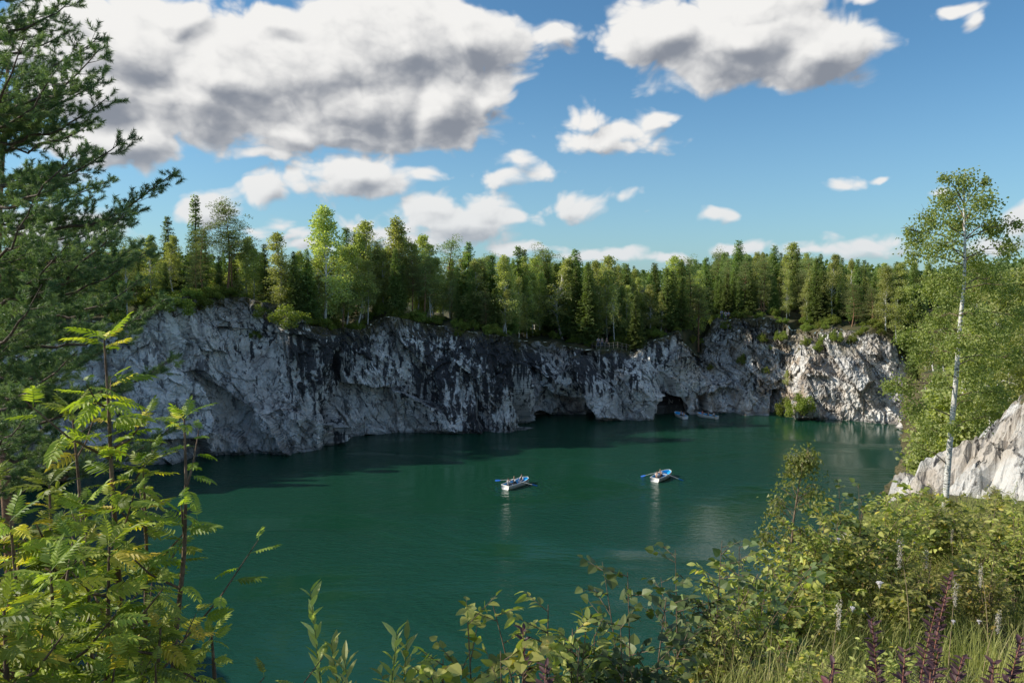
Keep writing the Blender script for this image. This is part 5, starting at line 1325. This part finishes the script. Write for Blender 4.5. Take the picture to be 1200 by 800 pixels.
def person(loc, rz, J, shirt, trousers, hair, label, vest=None, group=None):
    root = empty('person', loc, rz); names = list(J)
    def r_(n): return RAD.get(n) or RAD[n[:-1]]
    def sub(keep, grow, name, mat):
        ks = [n for n in names if n in keep]
        ks.sort(key=lambda n: 0 if n in ('pel', 'chest') else 1)
        ed = [(ks.index(a), ks.index(b)) for a, b in CHAIN if a in ks and b in ks]
        return link(name, skin_mesh(name, [J[k] for k in ks], ed, [r_(k) + grow for k in ks]), mat, root)
    sub(names, 0, 'body', M_SKIN)
    sub(('waist', 'chest', 'shL', 'shR', 'elL', 'elR'), .016, 'shirt', shirt)
    sub(('pel', 'hipL', 'hipR', 'knL', 'knR', 'anL', 'anR'), .016, 'trousers', trousers)
    if vest: 
        mb = MB(); c = np.array(J['chest']); w = np.array(J['waist']); k = np.arange(10) * 2 * PI / 10
        rings = [w + np.column_stack([.165 * np.cos(k), .15 * np.sin(k), 0 * k - .02]), c + np.column_stack([.18 * np.cos(k), .165 * np.sin(k), 0 * k]), c + np.column_stack([.13 * np.cos(k), .10 * np.sin(k), 0 * k + .14])]
        F = [[r * 10 + q, r * 10 + (q + 1) % 10, (r + 1) * 10 + (q + 1) % 10, (r + 1) * 10 + q] for r in range(2) for q in range(10)]; mb.add(np.vstack(rings), np.array(F)); link('life_vest', mb.mesh('life_vest', True), vest, root)
    # hair cap, nose and ears
    h = np.array(J['head']); mb = MB(); la = np.linspace(.02, 1.75, 7); lo = np.arange(12) * 2 * PI / 12; V = []
    for a_ in la: V += [[.100 * math.sin(a_) * math.cos(b), .108 * math.sin(a_) * math.sin(b) - .018 - .02 * (a_ > 1.2), .115 * math.cos(a_) + .01 + (.05 if (a_ > 1.2 and math.sin(b) > .2) else 0)] for b in lo]
    F = [[r * 12 + q, r * 12 + (q + 1) % 12, (r + 1) * 12 + (q + 1) % 12, (r + 1) * 12 + q] for r in range(6) for q in range(12)]
    mb.add(np.array(V) + h, np.array(F)); link('hair', mb.mesh('hair', True), hair, root)
    fb = MB(); fb.tube([h + [0, .088, .01], h + [0, .112, -.025], h + [0, .09, -.035]], [.008, .014, .01], 5)
    for s in (-1, 1): fb.tube([h + [s * .090, -.005, .02], h + [s * .102, -.012, 0], h + [s * .088, -.002, -.03]], [.008, .013, .008], 5)
    link('face', fb.mesh('face', True), M_SKIN, root)
    eb = MB()
    for s in (-1, 1): eb.tube([h + [s * .032 - .012, .082, .012], h + [s * .032 + .012, .082, .012]], .007, 5)
    link('eye', eb.mesh('eye'), M_BLACKC, root); mo = MB(); mo.tube([h + [-.022, .078, -.062], h + [.022, .078, -.062]], .005, 4); link('mouth', mo.mesh('mouth'), M_REDTWIG, root)
    tag(root, label, 'person', group); return root

# ------------------------------------------------------------ rowing boats
M_HULL = simple_mat('white_hull_paint', (.70, .70, .68), .35, .08, 3); M_LINER = simple_mat('bright_blue_liner', (.02, .45, .85), .5, .15, 3); M_SEAT = simple_mat('pale_grey_bench', (.55, .57, .57), .6)
M_OARW = simple_mat('white_oar_shaft', (.65, .68, .70), .5); M_OARB = simple_mat('blue_oar_blade', (.01, .14, .62), .45); M_FENDER = simple_mat('rust_red_rim', (.45, .15, .08), .7)
LB, BB_ = 4.1, 1.5
def hull_sections(inset=0.0, n=15):
    R = []
    for k in range(n):
        u = k / (n - 1); x = -LB / 2 + LB * u
        b = BB_ / 2 * (.80 + .20 * math.sin(min(u / .45, 1) * PI / 2)) * (1 if u < .5 else math.sqrt(max(0.0, 1 - ((u - .5) / .5) ** 2.6)))
        b = max(b - inset, .02); zt = .46 + .20 * u ** 2.2; zb = -.12 + .42 * max(0, (u - .72) / .28) ** 2 + (.17 if inset else 0); xx = x + (inset if u < .5 else -inset) * abs(u - .5) * 2
        rr = [(xx, -b, zt), (xx, -b * .95, zt * .45 + zb * .3), (xx, -b * .70, zb + .06), (xx, 0, zb), (xx, b * .70, zb + .06), (xx, b * .95, zt * .45 + zb * .3), (xx, b, zt)]
        R.append(rr)
    return np.array(R)
def loft(R, cap0=True, flip=False):
    n, m = R.shape[:2]; F = [[i * m + j, i * m + j + 1, (i + 1) * m + j + 1, (i + 1) * m + j] for i in range(n - 1) for j in range(m - 1)]
    V = R.reshape(-1, 3); out = [np.array(F)]
    if cap0: out += [np.array([[0, 1, 5, 6], [1, 2, 4, 5]]), np.array([[2, 3, 4]])]
    return V, out
def boat(stern, bow, label):
    a = on_z(*stern); b = on_z(*bow); c = (a + b) / 2; rz = math.atan2(b[1] - a[1], b[0] - a[0]); root = empty('rowing_boat', (c[0], c[1], 0), rz)
    mb = MB(); mb.add(*loft(hull_sections())); link('hull', mb.mesh('hull', True), M_HULL, root)
    R = hull_sections(.06); mb = MB(); mb.add(*loft(R)); link('liner', mb.mesh('liner', True), M_LINER, root)
    O, I = hull_sections(), hull_sections(.06); mb = MB()
    for s in (0, 6):
        P_ = (O[:, s] + I[:, s]) / 2 + [0, 0, .012]; mb.tube(P_, .045, 6)
    mb.tube([(O[0, 0] + I[0, 0]) / 2 + [0, 0, .012], (O[0, 6] + I[0, 6]) / 2 + [0, 0, .012]], .045, 6); mb.tube([(O[-1, 0] + I[-1, 0]) / 2 + [0, 0, .012], (O[-1, 6] + I[-1, 6]) / 2 + [0, 0, .012]], .045, 6)
    link('gunwale', mb.mesh('gunwale', True), M_HULL, root)
    mb = MB(); P_ = O[7:, 0] * 1.0; mb.tube(O[8:, 0] + [0, -.02, -.05], .022, 5); mb.tube(O[8:, 6] + [0, .02, -.05], .022, 5); link('rubbing_strake', mb.mesh('rubbing_strake', True), M_FENDER, root)
    for x, w in ((-1.55, 1.16), (-.25, 1.38), (1.0, 1.16)):
        mb = MB(); mb.box((x, 0, .30), (.34, w, .05)); mb.box((x, 0, .14), (.30, .05, .27)); link('bench', mb.mesh('bench'), M_SEAT, root)
    for s in (-1, 1):
        mb = MB(); mb.tube([(-.02, s * .75, .46), (-.02, s * .75, .60)], .02, 6); mb.tube([(-.08, s * .75, .60), (.04, s * .75, .60)], .018, 5); link('rowlock', mb.mesh('rowlock'), M_GREYC, root)
    return root, c, rz
def inboat(bt, x, y, z, face, J, *a, **k):
    root, c, rz = bt; cs, sn = math.cos(rz), math.sin(rz)
    return person((c[0] + x * cs - y * sn, c[1] + x * sn + y * cs, z), rz + face - PI / 2, J, *a, **k)
def oar(bt, s, sweep, dip, label):
    root, c, rz = bt; cs, sn = math.cos(rz), math.sin(rz); e = empty('oar', (c[0] + .0 * cs - s * .75 * sn, c[1] + s * .75 * cs, .62), rz)
    d = np.array([math.sin(sweep), s * math.cos(sweep), -dip]); d /= np.linalg.norm(d)
    mb = MB(); mb.tube([-d * .75, d * 1.35], [.022, .020], 6); link('shaft', mb.mesh('shaft', True), M_OARW, e)
    bl = MB(); q = np.cross(d, [0, 0, 1]); q /= np.linalg.norm(q); up = np.cross(q, d)
    pr = [(1.30, .03), (1.45, .08), (1.75, .10), (1.95, .085)]; V = []
    for t_, w_ in pr:
        for y_ in (-1, 1):
            for th in (-.012, .012): V.append(d * t_ + up * .0 + q * y_ * w_ * .6 + up * y_ * w_ * .8 + np.cross(d, q * .6 + up * .8) * th)
    V = np.array(V); F = []
    for k in range(3):
        a_ = 4 * k; F += [[a_, a_ + 4, a_ + 6, a_ + 2], [a_ + 1, a_ + 3, a_ + 7, a_ + 5], [a_, a_ + 1, a_ + 5, a_ + 4], [a_ + 2, a_ + 6, a_ + 7, a_ + 3]]
    F += [[0, 2, 3, 1], [12, 13, 15, 14]]; bl.add(V, np.array(F)); link('blade', bl.mesh('blade'), M_OARB, e)
    tag(e, label, 'oar')
B1 = boat((590, 574), (620, 564.5), None); tag(B1[0], 'white rowing boat with three people, the left one of the two in open water', 'rowing boat', 'rowing boats on the lake')
inboat(B1, -1.45, .0, .33, 0.0, sit(), M_WHITEC, M_BLACKC, M_HAIR, 'person in pale top sitting in the stern of the left open water boat', vest=M_GREYC)
inboat(B1, -.25, .0, .33, PI, sit('row', .15), M_WHITEC, M_BLACKC, M_HAIR2, 'rower in white shirt and dark life vest in the left open water boat', vest=M_BLACKC)
inboat(B1, 1.0, .0, .33, PI, sit(), M_WHITEC, M_JEANS, M_HAIR, 'person nearest the bow of the left open water boat', vest=M_BLACKC)
oar(B1, 1, -.55, .10, 'oar with a blue blade lifted on the far side of the left boat'); oar(B1, -1, .35, .16, 'oar with a blue blade dipping on the near side of the left boat')
B2 = boat((765, 565.5), (786, 555.5), None); tag(B2[0], 'white rowing boat with open blue bow, the right one of the two in open water', 'rowing boat', 'rowing boats on the lake')
inboat(B2, -1.45, .0, .33, 0.0, sit(), M_WHITEC, M_BLACKC, M_HAIR, 'person in white top in the stern of the right open water boat')
inboat(B2, -.25, .0, .33, PI, sit('row', .2), M_SKIN, M_BLACKC, M_HAIR2, 'bare chested rower in the right open water boat')
oar(B2, 1, -.4, .34, 'oar on the left side of the right open water boat'); oar(B2, -1, .35, .36, 'oar on the right side of the right open water boat')
B3 = boat((838, 490.5), (819, 487.5), None); tag(B3[0], 'white boat with a person in red drifting near the second cave', 'rowing boat', 'rowing boats on the lake')
inboat(B3, 1.0, .0, .33, PI, sit(), M_REDC, M_JEANS, M_HAIR, 'person in red jacket in the bow of the boat near the second cave')
inboat(B3, -.25, .0, .33, 0, sit('row'), M_BLACKC, M_BLACKC, M_HAIR, 'rower in dark clothes in the boat near the second cave')
inboat(B3, -1.45, .0, .33, 0, sit(), M_WHITEC, M_BLACKC, M_HAIR, 'person in white in the stern of the boat near the second cave')
B4 = boat((802, 490.5), (793, 486.5), None); tag(B4[0], 'white boat in the dark mouth of the second cave', 'rowing boat', 'rowing boats on the lake')
inboat(B4, -1.45, .0, .33, 0, sit(), M_WHITEC, M_JEANS, M_HAIR, 'person in white in the boat in the cave mouth, at its stern')
inboat(B4, -.25, .0, .33, PI, sit('row'), M_BLUEC, M_BLACKC, M_HAIR, 'rower in pale blue in the boat in the cave mouth')

# visitors on the far rim and the railing of the viewing path
def visitor(px, back, shirt, tr_, label, rz=PI, hair=M_HAIR):
    r_ = rim_at(px); T_ = at(px, 400, r_[1] + back); g = gz(T_[0], T_[1])
    if g is None: return
    person((T_[0], T_[1], g), rz, stand(), shirt, tr_, hair, label)
for a_ in ((845, 1.0, M_BLUEC, M_JEANS, 'visitor in pale blue shirt, leftmost of the group on the high far rock'), (849.5, 1.2, M_WHITEC, M_WHITEC, 'visitor all in white in the middle of the group on the high far rock'), (853, 1.1, M_BLUEC, M_BLACKC, 'visitor in pale shirt, rightmost of the group on the high far rock'),
           (696, 1.2, M_GREYC, M_BLACKC, 'visitor at the left end of the path railing'), (701, 1.6, M_WHITEC, M_JEANS, 'visitor in white at the path railing, second from the left'), (705.5, 1.3, M_GREYC, M_JEANS, 'visitor in grey at the path railing, third from the left'), (711, 1.7, M_BLACKC, M_BLACKC, 'visitor in black at the right of those by the path railing')): visitor(*a_)
M_WOODRAIL = simple_mat('weathered_rail_wood', (.30, .26, .21), .85)
pts = []
for px in range(694, 742, 5):
    r_ = rim_at(px); T_ = at(px, 400, r_[1] + .55); g = gz(T_[0], T_[1]); pts.append(np.array([T_[0], T_[1], g]))
e = empty('wooden_railing', pts[0])
for p in pts:
    mb = MB(); mb.tube([p - pts[0] - [0, 0, .2], p - pts[0] + [0, 0, 1.05]], .05, 6); link('post', mb.mesh('post'), M_WOODRAIL, e)
for hh in (.55, 1.0):
    mb = MB(); mb.tube([p - pts[0] + [0, 0, hh] for p in pts], .035, 6); link('rail', mb.mesh('rail'), M_WOODRAIL, e)
tag(e, 'grey wooden railing along the viewing path above the caves', 'railing')
